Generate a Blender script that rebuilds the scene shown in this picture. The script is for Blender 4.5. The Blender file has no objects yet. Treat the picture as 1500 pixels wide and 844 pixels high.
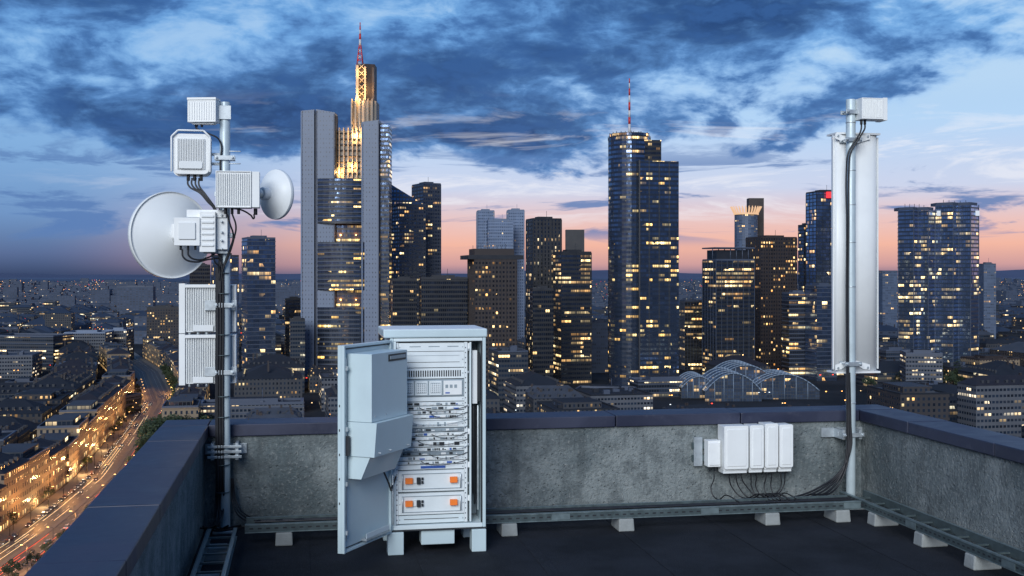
import bpy, math, random
from mathutils import Vector, Matrix
random.seed(7)
sc=bpy.context.scene
rad=math.radians
G=-97.5; CH=2.5; F=1684.0
def X(px,D): return (px-750)/F*D
def Z(py,D): return CH+(400-py)/F*D

# ---------------------------------------------------------------- nodes
class N:
    def __init__(s,nt): s.nt=nt
    def n(s,t,**k):
        q=s.nt.nodes.new(t)
        for a,b in k.items(): setattr(q,a,b)
        return q
    def put(s,inp,v):
        if v is None: return
        if hasattr(v,'is_output'): s.nt.links.new(v,inp)
        else:
            if hasattr(inp.default_value,'__len__') and not hasattr(v,'__len__'): v=(v,)*len(inp.default_value)
            if hasattr(v,'__len__') and len(inp.default_value)==4 and len(v)==3: v=(*v,1)
            inp.default_value=v
    def m(s,op,a,b=None,c=None,clamp=False):
        q=s.n('ShaderNodeMath',operation=op); q.use_clamp=clamp
        for i,v in enumerate((a,b,c)):
            if v is not None: s.put(q.inputs[i],v)
        return q.outputs[0]
    def vm(s,op,a,b=None,sc_=None):
        q=s.n('ShaderNodeVectorMath',operation=op); s.put(q.inputs[0],a)
        if b is not None: s.put(q.inputs[1],b)
        if sc_ is not None: s.put(q.inputs['Scale'],sc_)
        return q.outputs['Value'] if op=='LENGTH' else q.outputs[0]
    def ss(s,v,a,b,lo=0,hi=1):
        q=s.n('ShaderNodeMapRange',interpolation_type='SMOOTHSTEP')
        for i,x in enumerate((v,a,b,lo,hi)): s.put(q.inputs[i],x)
        return q.outputs[0]
    def mix(s,f,a,b,bt='MIX'):
        q=s.n('ShaderNodeMix',data_type='RGBA',blend_type=bt)
        s.put(q.inputs[0],f); s.put(q.inputs[6],a); s.put(q.inputs[7],b)
        return q.outputs[2]
    def noise(s,vec,scale,detail=4,rough=.5,dist=0,col=False):
        q=s.n('ShaderNodeTexNoise'); s.put(q.inputs['Vector'],vec)
        s.put(q.inputs['Scale'],scale); s.put(q.inputs['Detail'],detail); s.put(q.inputs['Roughness'],rough); s.put(q.inputs['Distortion'],dist)
        return q.outputs['Color' if col else 'Fac']
    def ramp(s,f,els):
        q=s.n('ShaderNodeValToRGB'); r=q.color_ramp
        while len(r.elements)<len(els): r.elements.new(.5)
        for e,(p,c) in zip(r.elements,els): e.position=p; e.color=(*c,1)
        s.put(q.inputs[0],f); return q.outputs[0]
    def comb(s,x,y,z):
        q=s.n('ShaderNodeCombineXYZ'); s.put(q.inputs[0],x); s.put(q.inputs[1],y); s.put(q.inputs[2],z); return q.outputs[0]

def newmat(name):
    m=bpy.data.materials.new(name); m.use_nodes=True
    b=m.node_tree.nodes['Principled BSDF']
    return m,N(m.node_tree),b
def simple(name,col,rough=.5,metal=0,var=.12,scale=8,bump=0,bscale=60,spec=.5):
    m,n,b=newmat(name)
    tc=n.n('ShaderNodeTexCoord').outputs['Object']
    f=n.noise(tc,scale,3,.6)
    c=n.mix(f,tuple(x*(1-var) for x in col),tuple(min(1,x*(1+var)) for x in col))
    n.put(b.inputs['Base Color'],c); n.put(b.inputs['Metallic'],metal)
    n.put(b.inputs['Roughness'],n.ss(f,.3,.7,max(0,rough-.07),min(1,rough+.07)))
    b.inputs['Specular IOR Level'].default_value=spec
    if bump:
        bp=n.n('ShaderNodeBump'); bp.inputs['Strength'].default_value=bump; bp.inputs['Distance'].default_value=.01
        n.put(bp.inputs['Height'],n.noise(tc,bscale,5,.6)); n.put(b.inputs['Normal'],bp.outputs[0])
    return m
def emis(name,col,st):
    m,n,b=newmat(name)
    n.put(b.inputs['Base Color'],(.02,.02,.02)); n.put(b.inputs['Emission Color'],col); b.inputs['Emission Strength'].default_value=st
    m.cycles.emission_sampling='NONE'
    return m
def facade(name,wall,glass=(.012,.02,.035),bay=3.,fl=3.6,ww=.6,wh=.55,prob=.2,c1=(1,.52,.16),c2=(1,.80,.42),st=1.6,group=2,ground=0.,wr=.7,gr=.12,clus=5,wallvar=.25,refl=0.,pt=.04):
    m,n,b=newmat(name)
    wall=tuple(q*.56 for q in wall); st*=1.35; refl*=.95
    uv=n.n('ShaderNodeUVMap'); uv.uv_map='UVMap'
    sp=n.n('ShaderNodeSeparateXYZ'); n.put(sp.inputs[0],uv.outputs[0])
    u=n.m('DIVIDE',sp.outputs[0],bay); v=n.m('DIVIDE',sp.outputs[1],fl)
    fu=n.m('FRACT',u); fv=n.m('FRACT',v); iv=n.m('FLOOR',v)
    rm=n.m('FLOOR',n.m('DIVIDE',u,group)); cl=n.m('FLOOR',n.m('DIVIDE',u,clus*group))
    mu=n.m('LESS_THAN',n.m('ABSOLUTE',n.m('SUBTRACT',fu,.5)),ww/2)
    mv=n.m('LESS_THAN',n.m('ABSOLUTE',n.m('SUBTRACT',fv,.5)),wh/2)
    mask=n.m('MULTIPLY',mu,mv)
    oi=n.n('ShaderNodeObjectInfo').outputs['Random']; seed=n.m('MULTIPLY',oi,97.3)
    w=n.n('ShaderNodeTexWhiteNoise',noise_dimensions='3D'); n.put(w.inputs['Vector'],n.comb(rm,iv,seed))
    w2=n.n('ShaderNodeTexWhiteNoise',noise_dimensions='3D'); n.put(w2.inputs['Vector'],n.comb(n.m('ADD',cl,31.7),iv,seed))
    zone=n.ss(n.noise(n.comb(sp.outputs[0],n.m('MULTIPLY',sp.outputs[1],.6),seed),.04,2,.5),.38,.62,.08,1.8)
    pr=n.m('MULTIPLY',n.m('MULTIPLY',n.m('POWER',w2.outputs['Value'],2.6),prob*3.3),zone)
    lit=n.m('LESS_THAN',w.outputs['Value'],pr)
    if ground:
        g=n.m('MULTIPLY',n.m('LESS_THAN',iv,.5),n.m('GREATER_THAN',w.outputs['Value'],.35)); lit=n.m('MAXIMUM',lit,g)
    sc3=n.n('ShaderNodeSeparateXYZ'); n.put(sc3.inputs[0],w.outputs['Color'])
    br=n.m('ADD',n.m('MULTIPLY',n.m('POWER',sc3.outputs[1],2.4),1.6),.10)
    gradv=n.m('ADD',n.m('MULTIPLY',fv,1.1),.25)
    tc=n.n('ShaderNodeTexCoord').outputs['Object']
    w4=n.n('ShaderNodeTexWhiteNoise',noise_dimensions='3D'); n.put(w4.inputs['Vector'],n.comb(n.m('FLOOR',u),iv,n.m('ADD',seed,5.)))
    inn=n.ss(w4.outputs['Value'],0.,1.,.35,1.3)
    e=n.m('MULTIPLY',n.m('MULTIPLY',n.m('MULTIPLY',lit,mask),br),n.m('MULTIPLY',gradv,inn))
    n.put(b.inputs['Emission Color'],n.mix(sc3.outputs[2],c1,c2))
    n.put(b.inputs['Emission Strength'],n.m('MULTIPLY',e,st))
    nz=n.noise(tc,.12,2,.65)
    wc=n.mix(nz,tuple(x*(1-wallvar) for x in wall),tuple(x*(1+wallvar) for x in wall))
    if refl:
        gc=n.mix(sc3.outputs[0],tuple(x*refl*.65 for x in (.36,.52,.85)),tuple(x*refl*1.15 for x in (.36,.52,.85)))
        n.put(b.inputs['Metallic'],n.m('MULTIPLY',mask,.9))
        if pt:
            ge=n.n('ShaderNodeNewGeometry').outputs['Normal']
            pert=n.vm('SCALE',n.vm('SUBTRACT',w4.outputs['Color'],(.5,.5,.5)),None,pt)
            n.put(b.inputs['Normal'],n.vm('NORMALIZE',n.vm('ADD',ge,pert)))
    else: gc=n.mix(sc3.outputs[0],tuple(x*.5 for x in glass),tuple(x*1.6 for x in glass))
    n.put(b.inputs['Base Color'],n.mix(mask,wc,gc))
    n.put(b.inputs['Roughness'],n.m('ADD',n.m('MULTIPLY',mask,gr-wr),wr))
    m.cycles.emission_sampling='NONE'
    return m

# ---------------------------------------------------------------- mesh builder
class MB:
    def __init__(s): s.V=[];s.Fc=[];s.M=[];s.UV=[];s.S=[];s.T=Matrix.Identity(4)
    def add(s,pts): 
        i=len(s.V); s.V+= [tuple(s.T@Vector(p)) for p in pts]; return i
    def face(s,idx,m,uv=None,sm=False):
        s.Fc.append(tuple(idx)); s.M.append(m); s.UV.append(uv or [(0,0)]*len(idx)); s.S.append(sm)
    def poly(s,pts,m,uv=None,sm=False):
        i=s.add(pts); s.face(range(i,i+len(pts)),m,uv,sm)
    def box(s,x0,x1,y0,y1,z0,z1,m,mt=None,top=1.,off=(0,0)):
        cx,cy=(x0+x1)/2+off[0],(y0+y1)/2+off[1]; hx,hy=(x1-x0)/2*top,(y1-y0)/2*top
        i=s.add([(x0,y0,z0),(x1,y0,z0),(x1,y1,z0),(x0,y1,z0),(cx-hx,cy-hy,z1),(cx+hx,cy-hy,z1),(cx+hx,cy+hy,z1),(cx-hx,cy+hy,z1)])
        L=[x1-x0,y1-y0,x1-x0,y1-y0]; h=z1-z0; a=0
        for k in range(4):
            k2=(k+1)%4
            s.face((i+k,i+k2,i+4+k2,i+4+k),m,[(a,0),(a+L[k],0),(a+L[k],h),(a,h)]); a+=L[k]
        s.face((i+4,i+5,i+6,i+7),mt or m); s.face((i+3,i+2,i+1,i),m)
    def prism(s,ft,z0,z1,m,mt=None,sm=False,v0=0):
        n=len(ft); i=s.add([(x,y,z0) for x,y in ft]+[(x,y,z1) for x,y in ft]); a=0
        for k in range(n):
            k2=(k+1)%n; L=math.dist(ft[k],ft[k2])
            s.face((i+k,i+k2,i+n+k2,i+n+k),m,[(a,v0),(a+L,v0),(a+L,v0+z1-z0),(a,v0+z1-z0)],sm); a+=L
        s.face(range(i+n,i+2*n),mt or m); s.face(range(i+n-1,i-1,-1),mt or m)
    def cyl(s,p0,p1,r0,m,r1=None,n=16,caps=True):
        r1=r0 if r1 is None else r1
        p0=Vector(p0);p1=Vector(p1);d=(p1-p0).normalized()
        a=d.orthogonal().normalized();b=d.cross(a)
        c=[(a*math.cos(2*math.pi*k/n)+b*math.sin(2*math.pi*k/n)) for k in range(n)]
        i=s.add([p0+q*r0 for q in c]+[p1+q*r1 for q in c])
        for k in range(n):
            k2=(k+1)%n; s.face((i+k,i+k2,i+n+k2,i+n+k),m,None,True)
        if caps: s.face(range(i+n,i+2*n),m); s.face(range(i+n-1,i-1,-1),m)
    def lathe(s,c,ax,prof,m,n=48):
        c=Vector(c);d=Vector(ax).normalized();a=d.orthogonal().normalized();b=d.cross(a)
        st=None
        for (r,h) in prof:
            i=s.add([c+d*h+(a*math.cos(2*math.pi*k/n)+b*math.sin(2*math.pi*k/n))*max(r,1e-4) for k in range(n)])
            if st is not None:
                for k in range(n):
                    k2=(k+1)%n; s.face((st+k,st+k2,i+k2,i+k),m,None,True)
            st=i
    def build(s,name,parent=None,bevel=0,loc=None,rz=0,seg=2):
        me=bpy.data.meshes.new(name); me.from_pydata(s.V,[],s.Fc)
        ms=[];ix={}
        for m in s.M:
            if m.name not in ix: ix[m.name]=len(ms); ms.append(m)
        for m in ms: me.materials.append(m)
        me.polygons.foreach_set('material_index',[ix[m.name] for m in s.M])
        me.polygons.foreach_set('use_smooth',s.S)
        ul=me.uv_layers.new(name='UVMap'); fl=[]
        for u in s.UV:
            for q in u: fl+=[q[0],q[1]]
        ul.data.foreach_set('uv',fl)
        me.update()
        o=bpy.data.objects.new(name,me); sc.collection.objects.link(o)
        if loc is not None: o.location=loc
        o.rotation_euler[2]=rz
        if parent: o.parent=parent
        if bevel:
            b=o.modifiers.new('bevel','BEVEL'); b.width=bevel; b.segments=seg; b.limit_method='ANGLE'; b.angle_limit=rad(40)
        return o
def empty(name,loc,rz=0):
    e=bpy.data.objects.new(name,None); e.location=loc; e.rotation_euler[2]=rz; e.empty_display_size=.2
    sc.collection.objects.link(e); return e
def cable(name,pts,r,mat,parent=None):
    c=bpy.data.curves.new(name,'CURVE'); c.dimensions='3D'; c.bevel_depth=r; c.bevel_resolution=2; c.resolution_u=8
    sp=c.splines.new('BEZIER'); sp.bezier_points.add(len(pts)-1)
    for b,p in zip(sp.bezier_points,pts): b.co=p; b.handle_left_type=b.handle_right_type='AUTO'
    c.materials.append(mat); o=bpy.data.objects.new(name,c); sc.collection.objects.link(o)
    if parent: o.parent=parent
    return o

# ---------------------------------------------------------------- materials
white=simple('white_painted_metal',(.80,.82,.82),.42,0,.06,5)
white2=simple('pale_plastic',(.74,.77,.78),.5,0,.06,3)
dishm=simple('dish_paint',(.76,.79,.80),.38,0,.05,2)
cabm=simple('cabinet_paint',(.53,.65,.69),.42,0,.07,4)
cabin=simple('cabinet_inner',(.66,.75,.78),.5,0,.08,4)
rackm=simple('rack_panel',(.74,.80,.82),.4,0,.08,9)
rackd=simple('rack_grey',(.30,.36,.40),.45,.1,.1,9)
dark=simple('black_port',(.02,.024,.03),.5,0,.2)
rubber=simple('black_cable',(.012,.013,.017),.45,0,.2)
steel=simple('galvanised_steel',(.50,.55,.58),.40,.6,.22,14)
steeld=simple('rail_steel',(.10,.135,.145),.42,.5,.4,14)
steelt=simple('rail_edge_steel',(.24,.31,.33),.36,.6,.35,14)
pole_m=simple('pole_steel',(.50,.59,.63),.42,.15,.14,10)
orange=simple('orange_connector',(.95,.22,.03),.45,0,.05)
blue=simple('blue_label',(.03,.1,.4),.45,0,.05)
foot_m=simple('concrete_foot',(.27,.29,.29),.85,0,.25,12,.5,50)
capm,n,b=newmat('parapet_cap_metal')
tc=n.n('ShaderNodeTexCoord').outputs['Object']
f1=n.noise(tc,1.3,6,.65,.5); f2=n.noise(tc,11,5,.7)
c=n.mix(n.ss(f1,.35,.65),(.018,.022,.046),(.034,.040,.074)); c=n.mix(n.m('MULTIPLY',n.ss(f2,.55,.72),.5),c,(.055,.06,.09))
n.put(b.inputs['Base Color'],c); n.put(b.inputs['Roughness'],n.ss(f1,.3,.7,.42,.62))
bp=n.n('ShaderNodeBump'); bp.inputs['Strength'].default_value=.15; bp.inputs['Distance'].default_value=.01; n.put(bp.inputs['Height'],f2); n.put(b.inputs['Normal'],bp.outputs[0])
# concrete
concrete,n,b=newmat('parapet_concrete')
tc=n.n('ShaderNodeTexCoord').outputs['Object']
f1=n.noise(tc,.7,5,.65,.6); f2=n.noise(tc,4.5,7,.72); f3=n.noise(tc,30,6,.68)
mp=n.n('ShaderNodeMapping'); n.put(mp.inputs[0],tc); mp.inputs['Scale'].default_value=(6,6,.6); f4=n.noise(mp.outputs[0],1,4,.6)
c=n.mix(n.ss(f1,.38,.62),(.096,.124,.134),(.240,.272,.275))
c=n.mix(n.m('MULTIPLY',n.ss(f2,.46,.62),.6),c,(.09,.107,.113))
c=n.mix(n.m('MULTIPLY',n.ss(f2,.44,.34),.5),c,(.31,.33,.325))
c=n.mix(n.m('MULTIPLY',n.ss(f3,.54,.66),.6),c,(.36,.37,.36))
c=n.mix(n.m('MULTIPLY',n.ss(f3,.45,.35),.65),c,(.055,.066,.072))
c=n.mix(n.m('MULTIPLY',n.ss(f4,.52,.70),.45),c,(.066,.08,.086))
n.put(b.inputs['Base Color'],c); b.inputs['Roughness'].default_value=.85
vo=n.n('ShaderNodeTexVoronoi'); n.put(vo.inputs['Vector'],tc); vo.inputs['Scale'].default_value=16
pit=n.ss(vo.outputs['Distance'],.06,.2)
bp=n.n('ShaderNodeBump'); bp.inputs['Strength'].default_value=1.; bp.inputs['Distance'].default_value=.025
n.put(bp.inputs['Height'],n.m('ADD',n.m('MULTIPLY',f3,1.1),n.m('ADD',n.m('MULTIPLY',pit,.5),f2))); n.put(b.inputs['Normal'],bp.outputs[0])
# roof floor
bitumen,n,b=newmat('bitumen_roofing')
tc=n.n('ShaderNodeTexCoord').outputs['Object']
f1=n.noise(tc,.9,6,.65); f3=n.noise(tc,70,4,.7)
c=n.mix(n.ss(f1,.35,.65),(.006,.008,.012),(.018,.021,.029)); c=n.mix(n.m('MULTIPLY',n.ss(f3,.55,.70),.8),c,(.056,.063,.08))
n.put(b.inputs['Base Color'],c); b.inputs['Roughness'].default_value=.85; b.inputs['Specular IOR Level'].default_value=.25
bp=n.n('ShaderNodeBump'); bp.inputs['Strength'].default_value=.9; bp.inputs['Distance'].default_value=.012; n.put(bp.inputs['Height'],f3); n.put(b.inputs['Normal'],bp.outputs[0])

# ---------------------------------------------------------------- world
w=bpy.data.worlds.new('World'); sc.world=w; w.use_nodes=True
w.cycles.sampling_method='MANUAL'; w.cycles.sample_map_resolution=512
n=N(w.node_tree); bg=w.node_tree.nodes['Background']
d=n.n('ShaderNodeTexCoord').outputs['Generated']
sp=n.n('ShaderNodeSeparateXYZ'); n.put(sp.inputs[0],d); x,y,z=sp.outputs
zz=n.m('MULTIPLY',n.m('MAXIMUM',z,0.),2.5)
R=n.ramp(zz,[(0,(.28,.20,.28)),(.018,(.62,.34,.34)),(.06,(.90,.48,.37)),(.11,(.82,.55,.53)),(.18,(.60,.66,.84)),(.32,(.45,.66,.93)),(.5,(.19,.44,.82)),(1,(.03,.14,.38))])
L=n.ramp(zz,[(0,(.045,.072,.155)),(.04,(.10,.155,.31)),(.12,(.16,.30,.56)),(.25,(.22,.42,.72)),(.4,(.24,.48,.82)),(.6,(.10,.31,.68)),(1,(.02,.11,.34))])
az=n.m('DIVIDE',x,n.m('MAXIMUM',y,.05))
sk=n.mix(n.ss(az,-.42,-.06),L,R)
mp=n.n('ShaderNodeMapping'); n.put(mp.inputs[0],d); mp.inputs['Scale'].default_value=(1,1,2.3); mp.inputs['Location'].default_value=(3.1,.4,1.7)
P=mp.outputs[0]
n1=n.noise(P,3.4,5,.55,.35); n2=n.noise(P,12,6,.60,.4); n4=n.noise(P,36,4,.6,.3)
zb=n.m('ADD',n.ss(az,.22,.45,.100,.150),n.m('MULTIPLY',n.m('SUBTRACT',n1,.5),-.05))
deck=n.ss(n.m('SUBTRACT',z,zb),-.026,.024,-.17,.034)
dn=n.m('ADD',n.m('ADD',n.m('ADD',n.m('MULTIPLY',n1,.52),n.m('MULTIPLY',n2,.34)),n.m('MULTIPLY',n4,.14)),deck)
cov=n.ss(dn,.460,.540)
core=n.ss(dn,.495,.625)
cc=n.mix(core,(.10,.26,.58),(.012,.050,.175))
tex=n.m('ADD',n.m('MULTIPLY',n2,.55),n.m('MULTIPLY',n4,.45))
cc=n.mix(n.m('MULTIPLY',n.ss(tex,.48,.61),.55),cc,(.042,.135,.38))
gap=n.mix(n.m('MULTIPLY',n.m('MULTIPLY',n.ss(z,.10,.16),n.ss(dn,.50,.41)),n.ss(az,-.4,.3,.5,1.)),sk,(.47,.67,.90))
sk=n.mix(n.m('MULTIPLY',cov,.97),gap,cc)
mp=n.n('ShaderNodeMapping'); n.put(mp.inputs[0],d); mp.inputs['Scale'].default_value=(6,6,40); mp.inputs['Location'].default_value=(1.3,0,.7)
s1=n.noise(mp.outputs[0],1.,6,.62,.6)
st=n.m('MULTIPLY',n.ss(s1,.52,.62),n.m('MULTIPLY',n.ss(z,.018,.04),n.ss(z,.13,.08)))
sk=n.mix(n.m('MULTIPLY',st,.88),sk,(.10,.21,.47))
s2=n.m('MULTIPLY',n.ss(s1,.47,.36),n.m('MULTIPLY',n.ss(z,.03,.06),n.ss(z,.16,.1)))
sk=n.mix(n.m('MULTIPLY',n.m('MULTIPLY',s2,.5),n.ss(az,-.5,-.1)),sk,(.90,.90,.95))
sk=n.mix(n.ss(y,.15,-.25),sk,n.ramp(zz,[(0,(.02,.03,.06)),(.12,(.05,.09,.18)),(.4,(.10,.20,.42)),(1,(.05,.14,.34))]))
sk=n.mix(n.ss(z,0.,-.01),sk,(.03,.04,.08))
ns=n.n('ShaderNodeTexSky',sky_type='NISHITA'); ns.sun_disc=False; ns.sun_elevation=rad(1.5); ns.sun_rotation=rad(205)
bg.inputs['Strength'].default_value=1.0
ad=n.mix(1.,sk,n.mix(1.,ns.outputs[0],(.004,.004,.004),'MULTIPLY'),'ADD')
n.put(bg.inputs['Color'],ad)
# ---------------------------------------------------------------- sun
sl=bpy.data.lights.new('sun','SUN'); sl.energy=3.05; sl.angle=rad(36); sl.color=(.95,.98,1.)
so=bpy.data.objects.new('sun',sl); sc.collection.objects.link(so)
so.rotation_euler=(rad(90-24),0,rad(-14))
# ---------------------------------------------------------------- camera
cd=bpy.data.cameras.new('camera'); cam=bpy.data.objects.new('camera',cd); sc.collection.objects.link(cam)
cam.location=(0,0,CH); cam.rotation_euler=(rad(90),0,0); cd.sensor_width=36; cd.lens=F/1500*36; cd.shift_y=-22/1500
cd.clip_start=.1; cd.clip_end=90000; sc.camera=cam
sc.view_settings.view_transform='Standard'; sc.view_settings.look='None'; sc.view_settings.exposure=0

# ================================================================ ROOF
A=rad(10.4); CL=Vector((-3.0,11.23)); UX=Vector((math.cos(A),math.sin(A))); VX=Vector((-math.sin(A),math.cos(A)))
def R2(u,v,z=0): p=CL+UX*u+VX*v; return (p.x,p.y,z)
W=6.9; VB=-17.0
def roofobj(mb,name,bevel=0): return mb.build(name,None,bevel,(CL.x,CL.y,0),A)
m=MB(); m.box(-.36,W+.36,VB,.36,-.3,0,bitumen)
k=.9
while k<W: m.box(k,k+.10,VB+.1,-.01,.0005,.005,bitumen); k+=1.02
roofobj(m,'roof_floor')
stone_dark=simple('building_body',(.12,.12,.13),.8)
m=MB(); m.box(-.35,W+.35,VB,.35,G,-.302,stone_dark); roofobj(m,'viewpoint_building')
TH=.38
for nm,(a0,a1,b0,b1) in {'b':(-TH,W+TH,0,TH),'l':(-TH,0,VB,-.001),'r':(W,W+TH,VB,-.001)}.items():
    e=empty('parapet_wall',(CL.x,CL.y,0),A)
    m=MB(); m.box(a0,a1,b0,b1,.0,.9,concrete); m.build('concrete_wall',e,.006)
    m=MB(); ov=.035
    if nm=='b':
        cuts=[a0-ov,0.03]+[0.03+1.37*i for i in range(1,5)]+[W-.03,a1+ov]
        for i,(q0,q1) in enumerate(zip(cuts,cuts[1:])): m.box(q0+.005,q1-.005,b0-ov,b1+ov,.9,1.02-.003*(i%2),capm)
    else:
        v=b1-ov; i=0
        while v>VB:
            v2=v-(1.45 if i else 1.0); m.box(a0-ov,a1+ov,v2+.005,v-.005,.9,1.018-.003*(i%2),capm); v=v2; i+=1
    m.build('metal_cap',e,.008)

def tray(name,L,width,feet,loc,rz,holes=True):
    e=empty(name,loc,rz)
    m=MB()
    for y0 in (0,width-.035):
        m.box(0,L,y0,y0+.004,.125,.205,steeld); m.box(0,L,y0+.0045,y0+.034,.201,.205,steelt); m.box(0,L,y0+.0045,y0+.034,.125,.129,steelt)
    m.box(0,L,-.0045,-.0005,.196,.2045,steelt); m.box(0,L,-.0045,-.0005,.1255,.133,steelt)
    k=.15
    while k<L: m.box(k,k+.03,.005,width-.04,.150,.165,steeld); k+=.3
    k=1.45
    while k<L: m.box(k-.09,k+.09,-.008,-.0048,.137,.193,steelt); k+=1.5
    m.build('side_rails',e)
    m=MB(); k=.04
    while k<L: 
        m.box(k,k+.035,-.0015,-.0003,.158,.172,dark); k+=.075
    m.build('slot_holes',e)
    m=MB()
    for f in feet: m.box(f-.08,f+.08,-.025,width-.06,.0,.122,foot_m,top=.92)
    m.build('concrete_feet',e,.012)
    return e
tray('cable_tray',6.05,.33,[.35,2.45,3.6,5.1,5.85],R2(.42,-.84),A)
tray('cable_tray',12,.3,[.72,1.6,2.42,3.3,4.5,6],R2(6.5,-.3),A-math.pi/2)
tray('cable_tray',11,.26,[.3,1.3,2.4,3.6],R2(.10,-.95),A-math.pi/2)
for k in range(3):
    pts=[R2(.5+i*.75,-.62+.05*k+random.uniform(-.015,.015),.18) for i in range(9)]
    cable('tray_cable',pts,.011,rubber)

# ================================================================ helper parts for radios
def ribbed(m,x0,x1,z0,z1,y0,y1,mat,nf,fin=.022,inset=.02,top=True):
    m.box(x0,x1,y0+fin,y1,z0,z1,mat)
    w_=(x1-x0-2*inset)
    for i in range(nf):
        a=x0+inset+w_*i/(nf-1); m.box(a-.0032,a+.0032,y0,y0+fin+.001,z0+inset,z1-inset,mat)
    m.box(x0+.001,x0+.012,y0+.004,y0+fin+.001,z0+.002,z1-.002,mat); m.box(x1-.012,x1-.001,y0+.004,y0+fin+.001,z0+.002,z1-.002,mat)
    m.box(x0+.013,x1-.013,y0+.004,y0+fin+.001,z0+.002,z0+.012,mat); m.box(x0+.013,x1-.013,y0+.004,y0+fin+.001,z1-.012,z1-.002,mat)
def clamp(m,x,y,z,r,wd=.16,mat=None):
    mat=mat or steel
    for s in (-1,1):
        m.box(x-wd/2,x+wd/2,y+s*(r+.012)-.008,y+s*(r+.012)+.008,z-.022,z+.022,mat)
    for s in (-1,1):
        m.cyl((x+s*(wd/2-.02),y-r-.05,z),(x+s*(wd/2-.02),y+r+.05,z),.007,mat,n=8)
        m.cyl((x+s*(wd/2-.02),y-r-.035,z),(x+s*(wd/2-.02),y-r-.02,z),.014,mat,n=6)

# ================================================================ LEFT MAST
ML=empty('equipment_mast',R2(.2,-.15),A)
def lx(px): return (px-329)/149.
def lz(py): return 2.5-(py-400)/151.4
m=MB(); m.cyl((0,0,.02),(0,0,lz(150)),.05,pole_m,n=28); m.box(-.11,.11,-.11,.11,.0,.02,steel); m.build('pole',ML,.003)
m=MB()
for py in (232,285,345,447,545): clamp(m,0,0,lz(py),.05,.19)
for py in (222,240): m.cyl((.03,-.02,lz(py)),(.15,-.03,lz(py)),.006,steel,n=8)
for dz in (-.05,.0,.05): m.box(-.16,.16,-.075,-.055,.78+dz-.012,.78+dz+.012,steel)
m.box(-.13,-.10,-.055,.145,.70,.86,steel); m.box(.10,.13,-.055,.145,.70,.86,steel); m.box(-.2,.2,.13,.149,.73,.83,steel)
m.build('clamps',ML,.002)
m=MB(); m.T=Matrix.Translation((lx(302),-.04,0))@Matrix.Rotation(rad(-14),4,'Z')
ribbed(m,-.145,.13,lz(182),lz(150),-.09,.05,white,11,.007)
m.box(-.148,.133,-.092,.055,lz(150)+.001,lz(146.5),white); m.box(-.15,-.147,-.07,.04,lz(180),lz(152),white2)
m.box(-.11,.10,-.05,.03,lz(184.5),lz(182)-.001,white2)
for a in (-.08,-.03): m.cyl((a,-.01,lz(188)),(a,-.01,lz(184)),.012,rubber,n=8)
m.T=Matrix.Identity(4); m.box(-.10,.0,.0,.025,lz(172),lz(158),steel); m.box(-.06,.06,-.062,-.052,lz(176),lz(156),steel)
m.build('top_radio_unit',ML,.006)
m=MB(); x0,x1,z0,z1=lx(258),lx(308),lz(257),lz(199)
def rrect(x0,x1,z0,z1,r,k=6):
    o=[]
    for cx,cz,a0 in ((x1-r,z0+r,-90),(x1-r,z1-r,0),(x0+r,z1-r,90),(x0+r,z0+r,180)):
        for i in range(k+1): a=rad(a0+90*i/k); o.append((cx+r*math.cos(a),cz+r*math.sin(a)))
    return o
def rslab(m,x0,x1,z0,z1,r,y0,y1,mat):
    o=rrect(x0,x1,z0,z1,r); nn=len(o)
    i=m.add([(a,y0,b) for a,b in o]+[(a,y1,b) for a,b in o])
    m.face(range(i,i+nn),mat); m.face(range(i+2*nn-1,i+nn-1,-1),mat)
    for k in range(nn): k2=(k+1)%nn; m.face((i+k2,i+k,i+nn+k,i+nn+k2),mat,None,True)
rslab(m,x0,x1,z0,z1,.05,-.10,.05,white); rslab(m,x0-.012,x1+.012,z0-.012,z1+.012,.06,.05,.075,white)
for i in range(17):
    a=x0+.045+(x1-x0-.09)*i/16; rslab(m,a-.004,a+.004,z0+.045,z1-.045,.003,-.118,-.099,white)
rslab(m,x0+.06,x1-.06,z0+.05,z0+.12,.02,-.128,-.1255,white2)
m.cyl((x0-.01,-.12,z0+.02),(x0-.01,-.12,z1-.03),.009,white,n=10); m.cyl((x1+.01,-.12,z0+.02),(x1+.01,-.12,z1-.03),.009,white,n=10)
m.cyl((x0-.01,-.12,z1-.03),(x0+.05,-.12,z1+.03),.009,white,n=10);m.cyl((x1+.01,-.12,z1-.03),(x1-.05,-.12,z1+.03),.009,white,n=10);m.cyl((x0+.05,-.12,z1+.03),(x1-.05,-.12,z1+.03),.009,white,n=10)
m.box(x1,.0,.03,.055,lz(242),lz(238),steel);m.box(x1,.0,.03,.055,lz(228),lz(224),steel)
for a in (-.30,-.24,-.18): m.cyl((a-.04,-.03,z0-.06),(a-.04,-.03,z0),.016,rubber,n=10)
m.build('flat_antenna_radio',ML,.004)
m=MB(); x0,x1,z0,z1=lx(319),lx(368),lz(307),lz(254)
ribbed(m,x0,x1,z0,z1,-.32,-.14,white,15,.018,.025); m.box(x1+.002,x1+.075,-.30,-.12,z0+.006,z1-.004,white)
m.box(x0+.05,x1-.05,-.14,-.06,z0+.1,z1-.1,steel)
for a in (.02,.08,.14): m.cyl((a,-.22,z0-.055),(a,-.22,z0),.014,rubber,n=10)
m.cyl((x1+.035,-.2,z0-.06),(x1+.035,-.2,z0),.018,rubber,n=10)
m.build('ribbed_radio_unit',ML,.005)
m=MB(); cc_=Vector((lx(399),.10,lz(283))); ax=Vector((math.sin(rad(50)),math.cos(rad(50)),0))
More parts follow.
